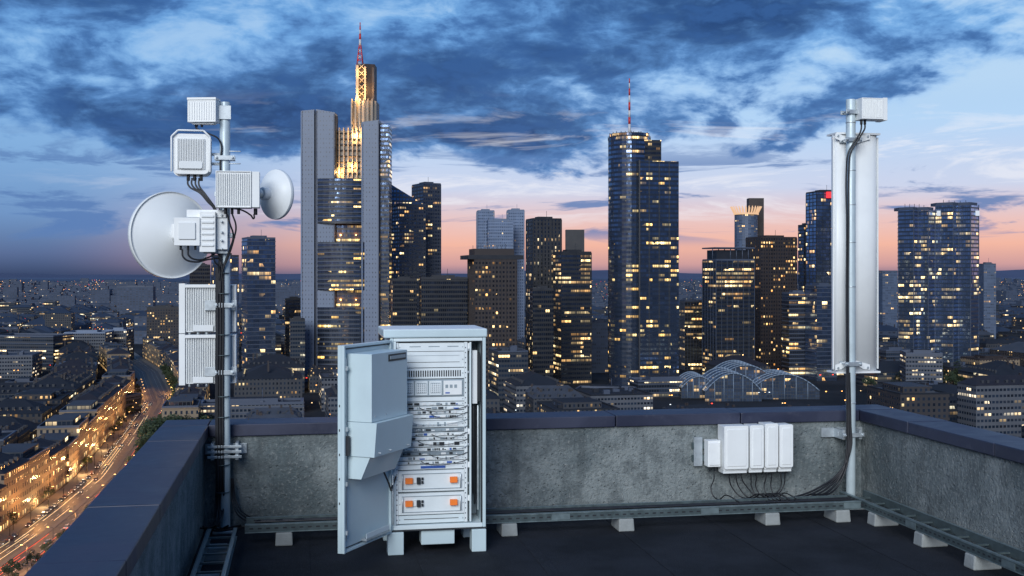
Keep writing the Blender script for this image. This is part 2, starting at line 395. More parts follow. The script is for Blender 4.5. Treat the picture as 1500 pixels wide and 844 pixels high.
m.lathe(cc_,ax,[(0,-.095),(.05,-.093),(.12,-.072),(.19,-.035),(.235,-.004),(.246,0),(.248,.03),(.24,.045),(.15,.065),(0,.075)],dishm)
m.cyl(cc_-ax*.16,cc_-ax*.085,.06,white,n=24); m.cyl(cc_-ax*.25,cc_-ax*.16,.045,steel,n=20)
m.box(.03,cc_.x-.1,-.02,.02,lz(283)-.03,lz(283)+.03,steel)
m.build('small_dish',ML,.003)
m=MB(); cc_=Vector((lx(253),.16,lz(344))); ax=Vector((-math.sin(rad(33)),math.cos(rad(33)),0.0))
m.lathe(cc_,ax,[(0,-.135),(.07,-.134),(.09,-.130),(.16,-.108),(.25,-.07),(.33,-.028),(.395,.008),(.408,.014),(.418,.01),(.42,.0),(.425,.03),(.424,.06),(.41,.075),(.25,.10),(0,.115)],dishm,72)
m.build('large_dish',ML)
m=MB(); m.cyl(cc_-ax*.19,cc_-ax*.125,.085,white,n=28); m.cyl(cc_-ax*.27,cc_-ax*.19,.06,steel,n=24)
zc=lz(341)
m.box(lx(262),lx(297),-.24,-.10,lz(361),lz(321),white); m.box(lx(268),lx(291),-.256,-.241,lz(352),lz(328),white2)
m.box(lx(296)+.002,lx(318),-.22,-.05,lz(370),lz(312),white); m.box(lx(278),lx(332),-.17,-.12,lz(320),lz(309),white)
m.box(lx(300),lx(334),-.10,-.065,lz(372),lz(312),steel); m.box(lx(318)+.002,lx(334),-.15,-.101,lz(366),lz(320),white2)
for dz in (-.16,-.08,.0,.1,.16): m.cyl((lx(326),-.19,zc+dz),(lx(326),-.15,zc+dz),.012,steel,n=6)
m.box(lx(262)-.03,lx(262),-.2,-.16,lz(350),lz(330),white)
for i in range(6): m.box(lx(299),lx(316),-.232,-.2205,lz(362)+i*.055,lz(362)+i*.055+.02,white2)
for a in (270,280,290): m.cyl((lx(a),-.17,lz(361)-.04),(lx(a),-.17,lz(361)),.012,rubber,n=8)
m.build('dish_radio_head',ML,.004)
m=MB()
for (pa,pb) in ((417,487),(491,563)):
    z0,z1=lz(pb),lz(pa)
    ribbed(m,lx(273),lx(344),z0,z1,.075,.25,white,22,.026,.012)
    m.box(lx(264),lx(273)-.002,.06,.22,z0-.01,z1+.01,white)
    m.box(lx(264),lx(318),.062,.074,z1-.03,z1-.0,white)
    m.box(lx(283),lx(312),.055,.072,z0+.01,z0+.07,white2)
    for a in (278,290,302): m.cyl((lx(a),.12,z0-.03),(lx(a),.12,z0),.015,steel,n=10)
m.box(lx(300),lx(345),.05,.073,lz(455),lz(440),steel); m.box(lx(300),lx(345),.05,.073,lz(552),lz(538),steel)
m.build('stacked_ribbed_radio',ML,.004)
C=lambda pts,r=.0085: cable('cable',[(a,b,c) for a,b,c in pts],r,rubber,ML)
C([(lx(288),-.03,lz(185)),(lx(290),-.06,lz(190)),(lx(305),-.07,lz(197)),(lx(322),-.07,lz(207)),(lx(323),-.06,lz(240)),(lx(322),-.065,lz(330)),(lx(323),-.065,lz(420))],.008)
for k,a in enumerate((.0,.035,.07,.10)):
    C([(-.34+a,-.03,lz(262)),(-.34+a,-.04,lz(272)),(lx(296)+a*.4,-.07,lz(285)),(lx(306)+a*.3,-.08,lz(297)),(lx(314)+.005*k,-.075,lz(306)),(lx(320)+.006*k,-.072,lz(340)),(lx(321)+.006*k,-.07,lz(430))])
C([(lx(334),-.22,lz(315)),(lx(338),-.2,lz(330)),(lx(342),-.16,lz(345)),(lx(337),-.10,lz(365)),(lx(328),-.08,lz(390)),(lx(322),-.07,lz(430))])
C([(lx(341),-.22,lz(315)),(lx(346),-.2,lz(332)),(lx(343),-.16,lz(350)),(lx(334),-.10,lz(378)),(lx(327),-.085,lz(395)),(lx(323),-.07,lz(430))])
C([(lx(371),-.2,lz(315)),(lx(371),-.2,lz(321)),(lx(366),-.15,lz(316)),(lx(352),-.1,lz(308)),(lx(340),-.08,lz(306))],.008)
C([(lx(280),-.17,lz(366)),(lx(281),-.17,lz(375)),(lx(292),-.15,lz(381)),(lx(308),-.1,lz(377)),(lx(320),-.08,lz(372)),(lx(322),-.08,lz(400))])
C([(lx(272),-.17,lz(366)),(lx(274),-.17,lz(378)),(lx(288),-.15,lz(384)),(lx(310),-.1,lz(380)),(lx(322),-.08,lz(380)),(lx(323),-.08,lz(410))])
C([(lx(312),-.14,lz(372)),(lx(317),-.13,lz(385)),(lx(322),-.1,lz(392)),(lx(322),-.085,lz(410))])
for k in range(6):
    x_=lx(317.5)+.0125*k; y_=-.054-.012*(k%2)
    C([(x_,y_,lz(392)),(x_+.003,y_,lz(480)),(x_-.002,y_,lz(560)),(x_,y_,lz(640)),(x_+.004,y_,lz(700)),(x_-.004,y_,lz(752)),(x_+.02-.05*(k%3),y_-.15-.03*k,.1),(x_+.1*(k-2),-.5,.16)],.0105)
for k in range(3): C([(lx(338)+.01*k,-.04,lz(700)),(lx(340)+.02*k,-.05,lz(735)),(lx(350)+.04*k,-.15,lz(752)),(.35+.2*k,-.48,.19)],.007)
m=MB()
for py in (400,430,490,520,580,610,680,720): m.cyl((-.018,-.022,lz(py)-.003),(-.018,-.022,lz(py)+.003),.066,steeld,n=20)
m.build('cable_ties',ML)

# ================================================================ RIGHT MAST
MR=empty('panel_antenna_mast',R2(W-.2,-.2),A)
def rx(px): return (px-1247)/134.
def rz_(py): return 2.5-(py-400)/137.5
m=MB(); m.cyl((-.02,0,.02),(-.02,0,rz_(146)),.05,pole_m,n=28); m.box(-.13,.09,-.11,.11,0,.02,steel); m.build('pole',MR,.003)
m=MB(); m.T=Matrix.Translation((.055,0,0)); z0,z1=rz_(545),rz_(196)
prof=[(-.205,.13),(-.197,.10),(-.17,.088),(-.10,.082),(.0,.078),(.07,.074),(.14,.074),(.21,.082),(.26,.10),(.288,.125),(.30,.16),(.295,.2),(.25,.26),(.12,.295),(-.03,.295),(-.15,.26),(-.2,.2),(-.21,.16)]
i=m.add([(a,b,z0) for a,b in prof]+[(a,b,z1) for a,b in prof]); k_=len(prof)
for k in range(k_): k2=(k+1)%k_; m.face((i+k,i+k2,i+k_+k2,i+k_+k),white,None,True)
m.face(range(i+k_,i+2*k_),white); m.face(range(i+k_-1,i-1,-1),white)
for s in (-.212,.302): m.box(s-.006,s+.006,.12,.15,z0+.02,z1-.02,white)
m.box(-.21,.30,.06,.29,z1+.001,z1+.02,white); m.box(-.21,.30,.06,.29,z0-.02,z0-.001,white)
m.build('panel_antenna',MR)
m=MB()
for zc_ in (z1-.05,z0+.07):
    sg=1 if zc_>2 else -1
    o=[(-.20,.055),(-.20,-.0),(-.12,-.03),(-.05,-.05),(.03,-.05),(.1,-.03),(.2,.0),(.2,.055),(.12,.045),(.05,.0),(-.06,.0),(-.13,.045)]
    o=[(a+.03,b*sg) for a,b in o]; q=len(o)
    i=m.add([(a,.052,zc_+b) for a,b in o]+[(a,.062,zc_+b) for a,b in o])
    m.face(range(i,i+q),white); m.face(range(i+2*q-1,i+q-1,-1),white)
    for k in range(q): k2=(k+1)%q; m.face((i+k2,i+k,i+q+k,i+q+k2),white)
    clamp(m,-.02,0,zc_-.02*sg,.05,.19)
    for a in (-.14,.20): m.cyl((a,.04,zc_+.03*sg),(a,.052,zc_+.03*sg),.013,steel,n=8)
for py in (636,): 
    clamp(m,-.02,0,rz_(py),.05,.24); m.box(-.13,-.10,-.04,.195,rz_(py)-.05,rz_(py)+.05,steel); m.box(.06,.09,-.04,.195,rz_(py)-.05,rz_(py)+.05,steel); m.box(-.27,.2,.17,.199,rz_(py)-.05,rz_(py)+.05,steel)
clamp(m,-.02,0,rz_(165),.05,.17)
for py in (180,250,300,355,420,590): m.cyl((-.02,0,rz_(py)-.006),(-.02,0,rz_(py)+.006),.0535,steel,n=20)
m.build('brackets',MR,.002)
m=MB(); ribbed(m,rx(1251),rx(1284),rz_(177),rz_(146),-.16,.03,white,13,.008); m.box(rx(1284)+.002,rx(1291),-.14,.03,rz_(178),rz_(145),white)
m.box(.02,.1,.031,.05,rz_(170),rz_(158),steel)
for a in (.06,.1): m.cyl((a,-.08,rz_(177)-.05),(a,-.08,rz_(177)),.014,rubber,n=10)
m.build('top_radio_unit',MR,.005)
D_=lambda pts,r=.009: cable('cable',pts,r,rubber,MR)
for k in range(2):
    o=.028*k
    D_([(.06+.04*k,-.08,rz_(182)),(.06+.04*k,-.08,rz_(189)),(.04+o,-.09,rz_(196)),(-.035+o,-.085,rz_(212)),(-.085+o,-.075,rz_(225)),(-.10+o,-.062,rz_(250)),(-.095+o*.7,-.06,rz_(330)),(-.10+o*.7,-.06,rz_(430)),(-.095+o*.7,-.06,rz_(540)),(-.10+o*.7,-.07,rz_(620)),(-.11+o,-.08,rz_(660)),(-.17+o,-.1,rz_(690)),(-.35+o*2,-.14,rz_(715)),(-.62,-.3,.22)])
for k in range(4):
    D_([(-.09+.008*k,-.06,rz_(545)),(-.085+.01*k,-.065,rz_(620)),(-.09+.01*k,-.08,rz_(655)),(-.14-.01*k,-.09,rz_(685)),(-.27-.05*k,-.12,rz_(708)),(-.5-.12*k,-.2,rz_(722)),(-.85-.15*k,-.42,.19)],.010)

# ================================================================ WALL BOXES
WB=empty('wall_mounted_junction_boxes',R2(5.45,0),A)
def wx(px): return (px-1077)/132.
def wz(py): return 2.5-(py-400)/137.8
m=MB()
for pz in (650,668): m.box(wx(1014),wx(1163),-.045,-.004,wz(pz+5),wz(pz-4),steeld)
m.box(wx(1016),wx(1028),-.05,-.003,wz(680),wz(638),steel); m.box(wx(1152),wx(1162),-.05,-.003,wz(675),wz(634),steel)
m.build('mounting_rails',WB,.002)
for (a,b_,c,d_,dp) in ((1030,1057,641,679,.17),(1050,1085,620,684,.25),(1088,1108,620,684,.24),(1110,1129,618,684,.24),(1131,1151,620,684,.24)):
    m=MB(); x0,x1=wx(a)+.003,wx(b_)-.003; y0=-dp
    if a==1030: m.box(x0,x1-.06,y0,-.046,wz(d_),wz(c),white); m.box(x0+.012,x1-.072,y0-.012,y0,wz(d_)+.02,wz(c)-.02,white)
    else:
        m.box(x0,x1,y0+.03,-.046,wz(d_),wz(c),white); rslab(m,x0-.003,x1+.003,wz(d_)+.02,wz(c)+.006,.02,y0,y0+.028,white)
        rslab(m,x0+.025,x1-.025,wz(d_)+.05,wz(c)-.03,.01,y0-.008,y0-.0005,white)
        m.box(x0,x1,y0+.04,-.06,wz(d_)-.03,wz(d_)-.001,white2)
    for k in range(3 if a==1050 else 2): m.cyl((x0+.05+.06*k,y0+.08,wz(d_)-.055),(x0+.05+.06*k,y0+.08,wz(d_)),.014,dark,n=10)
    m.build('junction_box',WB,.008,seg=3)
for k,(a,mid,en) in enumerate(((1040,1036,1046),(1062,1068,1092),(1072,1078,1098),(1080,1090,1112),(1094,1096,1108),(1102,1102,1118),(1116,1114,1120),(1124,1124,1130),(1138,1138,1104),(1144,1142,1110))):
    cable('cable',[(wx(a),-.15,wz(690)),(wx(a),-.15,wz(696)),(wx(mid),-.14,wz(712)),(wx((mid+en)/2),-.2,wz(724)),(wx(en),-.38,.22),(wx(en)+.05,-.6,.19)],.0065,rubber,WB)

# ================================================================ CABINET
CB=empty('equipment_cabinet',R2(2.13,-1.37),A)
m=MB(); x0,x1,d0,d1,z0,z1=-.43,.43,0,.68,.215,1.92; t=.03
m.box(x0,x0+t,d0,d1,z0,z1,cabm); m.box(x1-t,x1,d0,d1,z0,z1,cabm)
m.box(x0+t+.001,x1-t-.001,d1-t,d1,z0,z1,cabin); m.box(x0+t+.001,x1-t-.001,d0+.002,d1-t-.001,z0+.001,z0+.04,cabin); m.box(x0+t+.001,x1-t-.001,d0+.002,d1-t-.001,z1-.03,z1-.001,cabin)
m.box(x0+t+.001,x0+.055,d0+.002,d0+.02,z0+.041,z1-.031,cabin); m.box(x1-.045,x1-t-.001,d0+.002,d0+.02,z0+.041,z1-.031,dark)
m.build('shell',CB,.005)
m=MB(); m.box(x0-.06,x1+.012,d0-.012,d1+.04,z1+.003,2.0,cabm,white); m.build('roof_lid',CB,.012)
m=MB(); rx0,rx1=-.355,.235; yf=.03
m.box(rx0-.022,rx0-.002,yf-.01,.5,z0+.05,z1-.04,rackm); m.box(rx1+.002,rx1+.03,yf-.01,.5,z0+.05,z1-.04,rackm)
k=z0+.08
while k<z1-.06:
    for xx in (rx0-.013,rx1+.012): m.box(xx-.004,xx+.004,yf-.0125,yf-.0102,k,k+.01,dark)
    k+=.045
m.box(rx1+.035,x1-t-.005,.35,.36,z0+.05,z1-.04,rackd)
m.box(.285,.30,.02,.3,z0+.05,z1-.04,cabin)
m.box(.315,.36,.06,.14,1.32,1.80,white2); m.box(.365,.385,.05,.12,1.34,1.78,dark)
m.cyl((.33,.1,.5),(.33,.1,1.3),.012,rubber,n=8); m.cyl((.35,.14,.4),(.35,.14,1.3),.01,rubber,n=8); m.cyl((.375,.12,.35),(.375,.12,1.3),.009,steel,n=8)
for zz_ in (.45,.75,1.05,1.82): m.box(.26,.285,.03,.055,zz_,zz_+.05,white)
for zz_ in (.6,.95,1.3,1.6,1.8): m.box(.262,.282,.02,.035,zz_,zz_+.02,steel)
m.build('rack_frame',CB,.002)
def unit(m,za,zb,mat=rackm,dy=0,handles=True):
    m.box(rx0,rx1,yf+dy,yf+.35,za,zb,mat)
    if handles:
        for s in (rx0+.012,rx1-.012): m.cyl((s,yf+dy-.004,(za+zb)/2),(s,yf+dy,(za+zb)/2),.006,steel,n=8)
m=MB(); rr=random.Random(3)
unit(m,1.80,1.875); unit(m,1.655,1.795)
for i in range(3): m.box(rx0+.1+.17*i,rx0+.2+.17*i,yf-.002,yf-.0003,1.838,1.846,rackd)
m.box(rx0+.04,rx1-.04,yf-.003,yf-.0003,1.70,1.704,dark); m.box(rx0+.04,rx1-.04,yf-.003,yf-.0003,1.76,1.763,rackd)
unit(m,1.555,1.648,rackm)
for i in range(26):
    a=rx0+.03+i*.0208; m.box(a,a+.011,yf-.002,yf-.0003,1.572,1.628,dark)
unit(m,1.395,1.548,rackd)
for i in range(3):
    a=rx0+.025+.125*i; m.box(a,a+.112,yf-.012,yf-.0003,1.408,1.535,rackm)
    m.box(a+.012,a+.10,yf-.014,yf-.0123,1.425,1.518,rackd)
    for q in range(5):
        m.box(a+.016+.017*q,a+.026+.017*q,yf-.016,yf-.0143,1.43,1.512,white2)
    for q in range(4): m.box(a+.014,a+.099,yf-.0175,yf-.0162,1.44+.019*q,1.446+.019*q,rackm)
m.box(rx0+.405,rx1-.02,yf-.012,yf-.0003,1.408,1.535,white); m.box(rx0+.42,rx0+.46,yf-.014,yf-.0123,1.42,1.432,blue)
for q in range(3): m.box(rx0+.42+.04*q,rx0+.445+.04*q,yf-.014,yf-.0123,1.47,1.5,rackd)
unit(m,1.352,1.390)
def ports(za,zb,kind):
    unit(m,za,zb,rackm if kind!=2 else rackd)
    hh=zb-za; a=rx0+.04
    while a<rx1-.06:
        w_=rr.choice((.012,.012,.016,.03,.045)); t_=rr.random()
        mt=dark if t_<.28 else rackd if t_<.55 else white if t_<.96 else blue
        m.box(a,a+w_,yf-.006-rr.random()*.006,yf-.0003,za+hh*.22,za+hh*(.5 if rr.random()<.4 else .8),mt)
        a+=w_+rr.choice((.005,.006,.014,.03))
zt=1.345
for h_,kd in ((.034,1),(.034,1),(.034,1),(.034,1),(.012,0),(.062,1),(.034,2),(.034,1),(.034,1),(.055,1),(.034,1),(.034,2),(.04,1),(.03,1)):
    if kd: ports(zt-h_+.003,zt,kd)
    else: unit(m,zt-h_,zt)
    zt-=h_+.004
unit(m,.745,zt,rackm)
m.box(rx0+.2,rx0+.42,yf-.01,yf-.0003,.755,.775,blue)
for (za,zb) in ((.55,.735),(.345,.535)):
    unit(m,za,zb,rackm,-.01); zc_=(za+zb)/2+.005
    m.box(rx0+.03,rx1-.03,yf-.016,yf-.0103,za+.02,za+.026,rackd); m.box(rx0+.03,rx1-.03,yf-.016,yf-.0103,zb-.03,zb-.024,rackd)
    m.box(rx0+.06,rx0+.125,yf-.045,yf-.0105,zc_-.022,zc_+.028,orange); m.box(rx0+.135,rx0+.16,yf-.03,yf-.0105,zc_-.02,zc_+.03,white)
    m.box(rx0+.165,rx0+.195,yf-.036,yf-.0105,zc_-.03,zc_+.03,dark); m.box(rx0+.205,rx0+.222,yf-.03,yf-.0105,zc_-.026,zc_-.004,dark); m.box(rx0+.205,rx0+.222,yf-.03,yf-.0105,zc_+.006,zc_+.028,dark)
    m.box(rx1-.13,rx1-.065,yf-.045,yf-.0105,zc_-.022,zc_+.028,orange)
    for s in (rx0+.035,rx1-.035): m.cyl((s,yf-.03,za+.03),(s,yf-.03,zb-.03),.006,steel,n=8)
unit(m,.265,.335,cabin); m.box(rx0+.05,rx1-.05,yf-.004,yf-.0003,.30,.305,dark)
m.build('rack_units',CB,.0015,seg=1)
for k in range(9):
    zz_=1.3-.06*k; xa=rx0+.05+rr.random()*.25; 
    cable('patch_cable',[(xa,yf-.01,zz_),(xa+.04,yf-.028,zz_-.02),(xa+.16,yf-.03,zz_-.035),(rx1-.03,yf-.028,zz_-.01),(rx1+.03,yf-.015,zz_+.01)],.003,rr.choice((rubber,rackd,white)),CB)
m=MB()
for (a,b_,c,d_,e_) in ((-.45,-.31,-.02,.12,.2),(.30,.43,-.02,.12,.2),(-.45,-.31,.55,.69,.2),(.30,.43,.55,.69,.2)): m.box(a,b_,c,d_,0,e_,cabm)
m.box(-.15,.15,.03,.2,.07,.2,cabm); m.box(-.46,.44,.0,.68,.202,.213,dark)
m.build('plinth_feet',CB,.008)
DR=empty('door',(-.432,-.012,0),rad(237)); DR.parent=CB
m=MB(); dz0,dz1=.20,1.905; m.box(0.005,.83,-.032,0,dz0,dz1,cabm)
m.box(.006,.022,.0005,.022,dz0+.001,dz1-.001,cabm); m.box(.808,.829,.0005,.03,dz0+.001,dz1-.001,cabm); m.box(.023,.807,.0005,.022,dz0+.001,dz0+.02,cabm); m.box(.023,.807,.0005,.022,dz1-.02,dz1-.001,cabm)
m.box(.03,.8,.0005,.008,dz0+.03,dz0+.038,dark); m.box(.03,.8,.0005,.008,dz1-.036,dz1-.028,dark)
for zz_ in (.35,.75,1.2,1.7): m.box(.79,.807,.001,.045,zz_,zz_+.035,steel)
m.box(.77,.80,.002,.05,1.0,1.16,dark); m.cyl((.785,.02,.3),(.785,.02,1.8),.006,steel,n=8)
m.box(.10,.5,.001,.05,.235,.255,steel); m.box(.10,.5,.046,.05,.256,.30,cabin)
m.cyl((.02,.04,.28),(.02,.04,.72),.008,steel,n=8)
for zz_ in (.3,.55,1.0,1.7): m.cyl((-.005,-.01,zz_),(-.005,-.01,zz_+.1),.013,steel,n=12)
for zz_ in (.3,.4,.5,.6,.7): m.box(.8295,.832,-.02,-.01,zz_*2,zz_*2+.02,dark)
m.build('door_panel',DR,.004)
m=MB()
m.box(.12,.74,.002,.235,1.275,1.835,cabm)
def wedge(m,xa,xb,za,zb,ya,yb,mat):
    i=m.add([(xa,.002,za),(xb,.002,za),(xb,ya,za),(xa,ya,za),(xa,.002,zb),(xb,.002,zb),(xb,yb,zb),(xa,yb,zb)])
    for f in ((0,1,5,4),(1,2,6,5),(2,3,7,6),(3,0,4,7),(4,5,6,7),(3,2,1,0)): m.face([i+q for q in f],mat)
wedge(m,.10,.745,.99,1.272,.262,.285,cabm); wedge(m,.14,.73,.80,.988,.13,.215,cabm)
m.box(.15,.46,.2355,.24,1.755,1.815,dark); m.box(.17,.44,.2402,.246,1.772,1.80,rackd)
for xx in (.18,.5,.68):
    for zz_ in (1.02,1.32): m.cyl((xx,.2,zz_),(xx,.29 if zz_<1.2 else .239,zz_),.006,steel,n=8)
m.build('door_heat_exchanger',DR,.014,seg=3)
cable('cable',[(.3,.1,.80),(.25,.12,.7),(.12,.08,.6),(.03,.04,.62),(-.02,.05,.7)],.008,rubber,DR)

# ================================================================ CITY
lowA=facade('plaster_facade',(.055,.06,.075),bay=2.6,fl=3.3,ww=.42,wh=.5,prob=.19,st=1.7,group=1,gr=.2)
lowB=facade('brick_facade',(.05,.045,.05),bay=3,fl=3.2,ww=.45,wh=.5,prob=.16,st=1.6,group=1,gr=.2)
lowC=facade('office_low_facade',(.045,.055,.075),bay=2.2,fl=3.6,ww=.84,wh=.5,prob=.48,st=1.6,group=4,c1=(1,.60,.22),c2=(1,.92,.65))
lowD=facade('white_office_facade',(.13,.145,.18),bay=2.4,fl=3.5,ww=.7,wh=.42,prob=.26,st=1.5,group=2,c1=(1,.7,.35),c2=(1,.92,.75))
stoneL=facade('sandstone_facade',(.34,.26,.18),bay=2.9,fl=3.7,ww=.40,wh=.52,prob=.34,st=1.6,group=1,ground=1,c1=(1,.5,.15),c2=(1,.75,.35),gr=.2)
roofA=simple('dark_roof',(.014,.018,.027),.85,0,.4,.12,spec=.25); roofB=simple('slate_roof',(.018,.018,.026),.75,0,.35,.2,spec=.25); roofC=simple('pale_roof',(.044,.052,.070),.85,0,.4,.1,spec=.25)
farA=facade('hazy_far_facade',(.085,.118,.19),(.03,.04,.07),bay=6,fl=5,ww=.6,wh=.45,prob=.06,st=1.6,group=1,wr=.9,gr=.6,c1=(1,.6,.25),c2=(1,.9,.65))  # distance haze put into the colour: far walls and roofs tinted blue
farroof=simple('hazy_far_roof',(.026,.040,.070),.9,0,.3,.01,spec=.2)
occ=[]
def boxfoot(cx,cy,w,d,a):
    c,s=math.cos(a),math.sin(a); return [(cx+x*c-y*s,cy+x*s+y*c) for x,y in ((-w/2,-d/2),(w/2,-d/2),(w/2,d/2),(-w/2,d/2))]
def lip(m,ft,z,h,t,mat):
    cx=sum(p[0] for p in ft)/len(ft); cy=sum(p[1] for p in ft)/len(ft)
    n_=len(ft)
    inn=[((x-cx)*(1-t)+cx,(y-cy)*(1-t)+cy) for x,y in ft]
    for k in range(n_):
        k2=(k+1)%n_; a,b_,c,d_=ft[k],ft[k2],inn[k2],inn[k]
        m.poly([(a[0],a[1],z),(b_[0],b_[1],z),(b_[0],b_[1],z+h),(a[0],a[1],z+h)],mat)
        m.poly([(c[0],c[1],z),(d_[0],d_[1],z),(d_[0],d_[1],z+h),(c[0],c[1],z+h)],mat)
        m.poly([(a[0],a[1],z+h),(b_[0],b_[1],z+h),(c[0],c[1],z+h),(d_[0],d_[1],z+h)],mat)
def fins(m,ft,z0,z1,every,mat,t=.3,pr=.4):
    n_=len(ft)
    for k in range(n_):
        a=Vector(ft[k]);b_=Vector(ft[(k+1)%n_]);L_=(b_-a).length; dr=(b_-a)/L_; nn=Vector((dr.y,-dr.x))
        c_=max(1,round(L_/every))
        for j in range(c_+1):
            p=a+dr*(L_*j/c_)
            q=[p-dr*t/2-nn*.05,p+dr*t/2-nn*.05,p+dr*t/2+nn*pr,p-dr*t/2+nn*pr]
            m.prism([tuple(v) for v in (q[3],q[2],q[1],q[0])],z0,z1,mat)
def bands(m,ft,z0,z1,every,mat,h=.7,pr=.3):
    cx=sum(p[0] for p in ft)/len(ft); cy=sum(p[1] for p in ft)/len(ft)
    o=[]
    for x_,y_ in ft:
        v=Vector((x_-cx,y_-cy)); v=v*(1+pr*1.4/v.length); o.append((cx+v.x,cy+v.y))
    z_=z0
    while z_<z1: m.prism(o,z_-h/2,z_+h/2,mat); z_+=every
fr_dark=simple('dark_frame',(.010,.013,.021),.5,0,.2,.1); fr_grey=simple('grey_cladding',(.050,.066,.105),.55,0,.15,.08); fr_pale=simple('pale_cladding',(.125,.17,.26),.55,0,.12,.06); fr_brown=simple('brown_cladding',(.026,.020,.021),.6,0,.2,.1)
def tower(name,pl,pr_,pt,D,depth,ang,mat,frame=fr_dark,fin=0,band=0,mech=True,base=G,m=None,finish=True,crown=0):
    a=rad(ang); T_=(pr_-pl)/F*D; w_=(T_-depth*abs(math.sin(a)))/math.cos(a)
    if w_<4: depth=(T_*.4)/max(.2,abs(math.sin(a))); w_=(T_-depth*abs(math.sin(a)))/math.cos(a)
    cx=X((pl+pr_)/2,D); cy=D+(w_*abs(math.sin(a))+depth*math.cos(a))/2
    ft=boxfoot(cx,cy,w_,depth,a); zt_=Z(pt,D)
    m=m or MB(); m.prism(ft,base,zt_,mat,roofA)
    if fin: fins(m,ft,base,zt_+.6,fin,frame)
    if band: bands(m,ft,base+band,zt_,band,frame)
    lip(m,ft,zt_+.05,1.6,.06,frame)
    if mech and w_>8:
        ft2=boxfoot(cx,cy,w_*.5,depth*.5,a); m.prism(ft2,zt_-.1,zt_+3.4,frame,roofA)
        for q in range(4):
            ax_=cx+random.uniform(-.35,.35)*w_; ay_=cy+random.uniform(-.3,.3)*depth; m.box(ax_-1,ax_+1,ay_-1,ay_+1,zt_+.01,zt_+2.2,frame)
        m.cyl((cx+w_*.1,cy,zt_),(cx+w_*.1,cy,zt_+9),.18,frame,n=6)
    occ.append((cx,cy,max(w_,depth)*.72))
    if finish: return m.build(name)
    return m
gBlue=facade('blue_glass_facade',(.03,.045,.075),bay=1.8,fl=3.9,prob=.12,st=1.7,group=3,gr=.12,wr=.4,ww=.86,wh=.72,refl=.6)
gDark=facade('dark_glass_facade',(.016,.02,.03),bay=1.8,fl=3.9,prob=.20,st=1.8,group=2,gr=.12,wr=.4,ww=.8,wh=.55,refl=.25)
gBlack=facade('black_glass_facade',(.010,.012,.018),bay=1.8,fl=3.9,prob=.08,st=1.4,group=2,gr=.2,wr=.5,ww=.8,wh=.55,refl=.14)
gLit=facade('busy_office_facade',(.024,.028,.038),bay=1.8,fl=3.9,prob=.50,st=1.7,group=5,gr=.15,wr=.5,ww=.84,wh=.5,refl=.25)
gSlit=facade('slit_window_facade',(.03,.034,.046),bay=3.4,fl=3.7,prob=.30,st=2.0,group=1,gr=.15,wr=.6,ww=.32,wh=.66,refl=.2,c1=(1,.55,.2),c2=(1,.9,.6))
gBrown=facade('brown_grid_facade',(.05,.038,.038),(.012,.014,.02),bay=2.9,fl=3.8,prob=.25,st=1.9,group=1,gr=.2,wr=.6,ww=.55,wh=.5,c1=(1,.42,.10),c2=(1,.72,.32))
gPale=facade('pale_stone_tower_facade',(.26,.35,.54),(.05,.08,.14),bay=2.2,fl=3.6,prob=.05,st=1.4,group=1,gr=.25,wr=.6,ww=.5,wh=.45)
gGrey=facade('grey_grid_facade',(.085,.10,.14),bay=2.6,fl=3.8,prob=.18,st=1.6,group=2,gr=.15,wr=.6,ww=.7,wh=.5,refl=.38)
gCom=facade('bank_office_facade',(.03,.04,.06),bay=1.7,fl=4.1,prob=.30,st=2.0,group=4,gr=.12,wr=.4,ww=.85,wh=.5,c1=(1,.56,.13),c2=(1,.78,.34),refl=.42)
gPier=facade('bank_pier_facade',(.205,.27,.40),(.055,.075,.12),bay=2.8,fl=4.1,prob=.0,st=1.,group=1,gr=.35,wr=.45,ww=.34,wh=.34,wallvar=.10)
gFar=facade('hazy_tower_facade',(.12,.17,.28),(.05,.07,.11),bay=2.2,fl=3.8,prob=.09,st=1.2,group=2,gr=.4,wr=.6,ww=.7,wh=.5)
warmstone=simple('floodlit_stone',(.27,.24,.20),.6,0,.18,.2)
redm=simple('mast_red',(.45,.03,.03),.5); whm=simple('mast_white',(.5,.5,.52),.5)

# --- Spired bank tower
D=1060; S=D/900
m=MB(); cx=X(506,D); cy=D+26
def pr(pl,pr__,y0,y1): return [(X(pl,D),y0),(X(pr__,D),y0),(X(pr__,D),y1),(X(pl,D),y1)]
def Zt(py,dd): return Z(py,D+dd)
def slope_prism(pl,pr__,y0,y1,zL,zR,mat,mt):
    xa,xb=X(pl,D),X(pr__,D); i=m.add([(xa,y0,G),(xb,y0,G),(xb,y1,G),(xa,y1,G),(xa,y0,zL),(xb,y0,zR),(xb,y1,zR),(xa,y1,zL)])
    w_=xb-xa; dd=y1-y0
    m.face((i,i+1,i+5,i+4),mat,[(0,0),(w_,0),(w_,zR-G),(0,zL-G)]); m.face((i+1,i+2,i+6,i+5),mat,[(w_,0),(w_+dd,0),(w_+dd,zR-G),(w_,zR-G)])
    m.face((i+2,i+3,i+7,i+6),mat,[(0,0),(w_,0),(w_,zL-G),(0,zR-G)]); m.face((i+3,i,i+4,i+7),mat,[(0,0),(dd,0),(dd,zL-G),(0,zL-G)]); m.face((i+4,i+5,i+6,i+7),mt)
zl=Z(163,D)
slope_prism(442,461,D-3,D+22,zl,zl+1.2,gPier,fr_pale); slope_prism(463.5,491,D-3,D+16,zl+1.5,zl-1.5,gPier,fr_pale); m.prism(pr(460.9,463.6,D+1,D+14),G,zl-3,fr_dark)
m.prism(pr(441.6,443.4,D-4,D-3.01),G,zl-.5,fr_pale); m.prism(pr(489.6,491.2,D-4.2,D-3.01),G,zl-3,fr_grey); m.prism(pr(463.5,465,D-4.,D-3.01),G,zl,fr_grey)
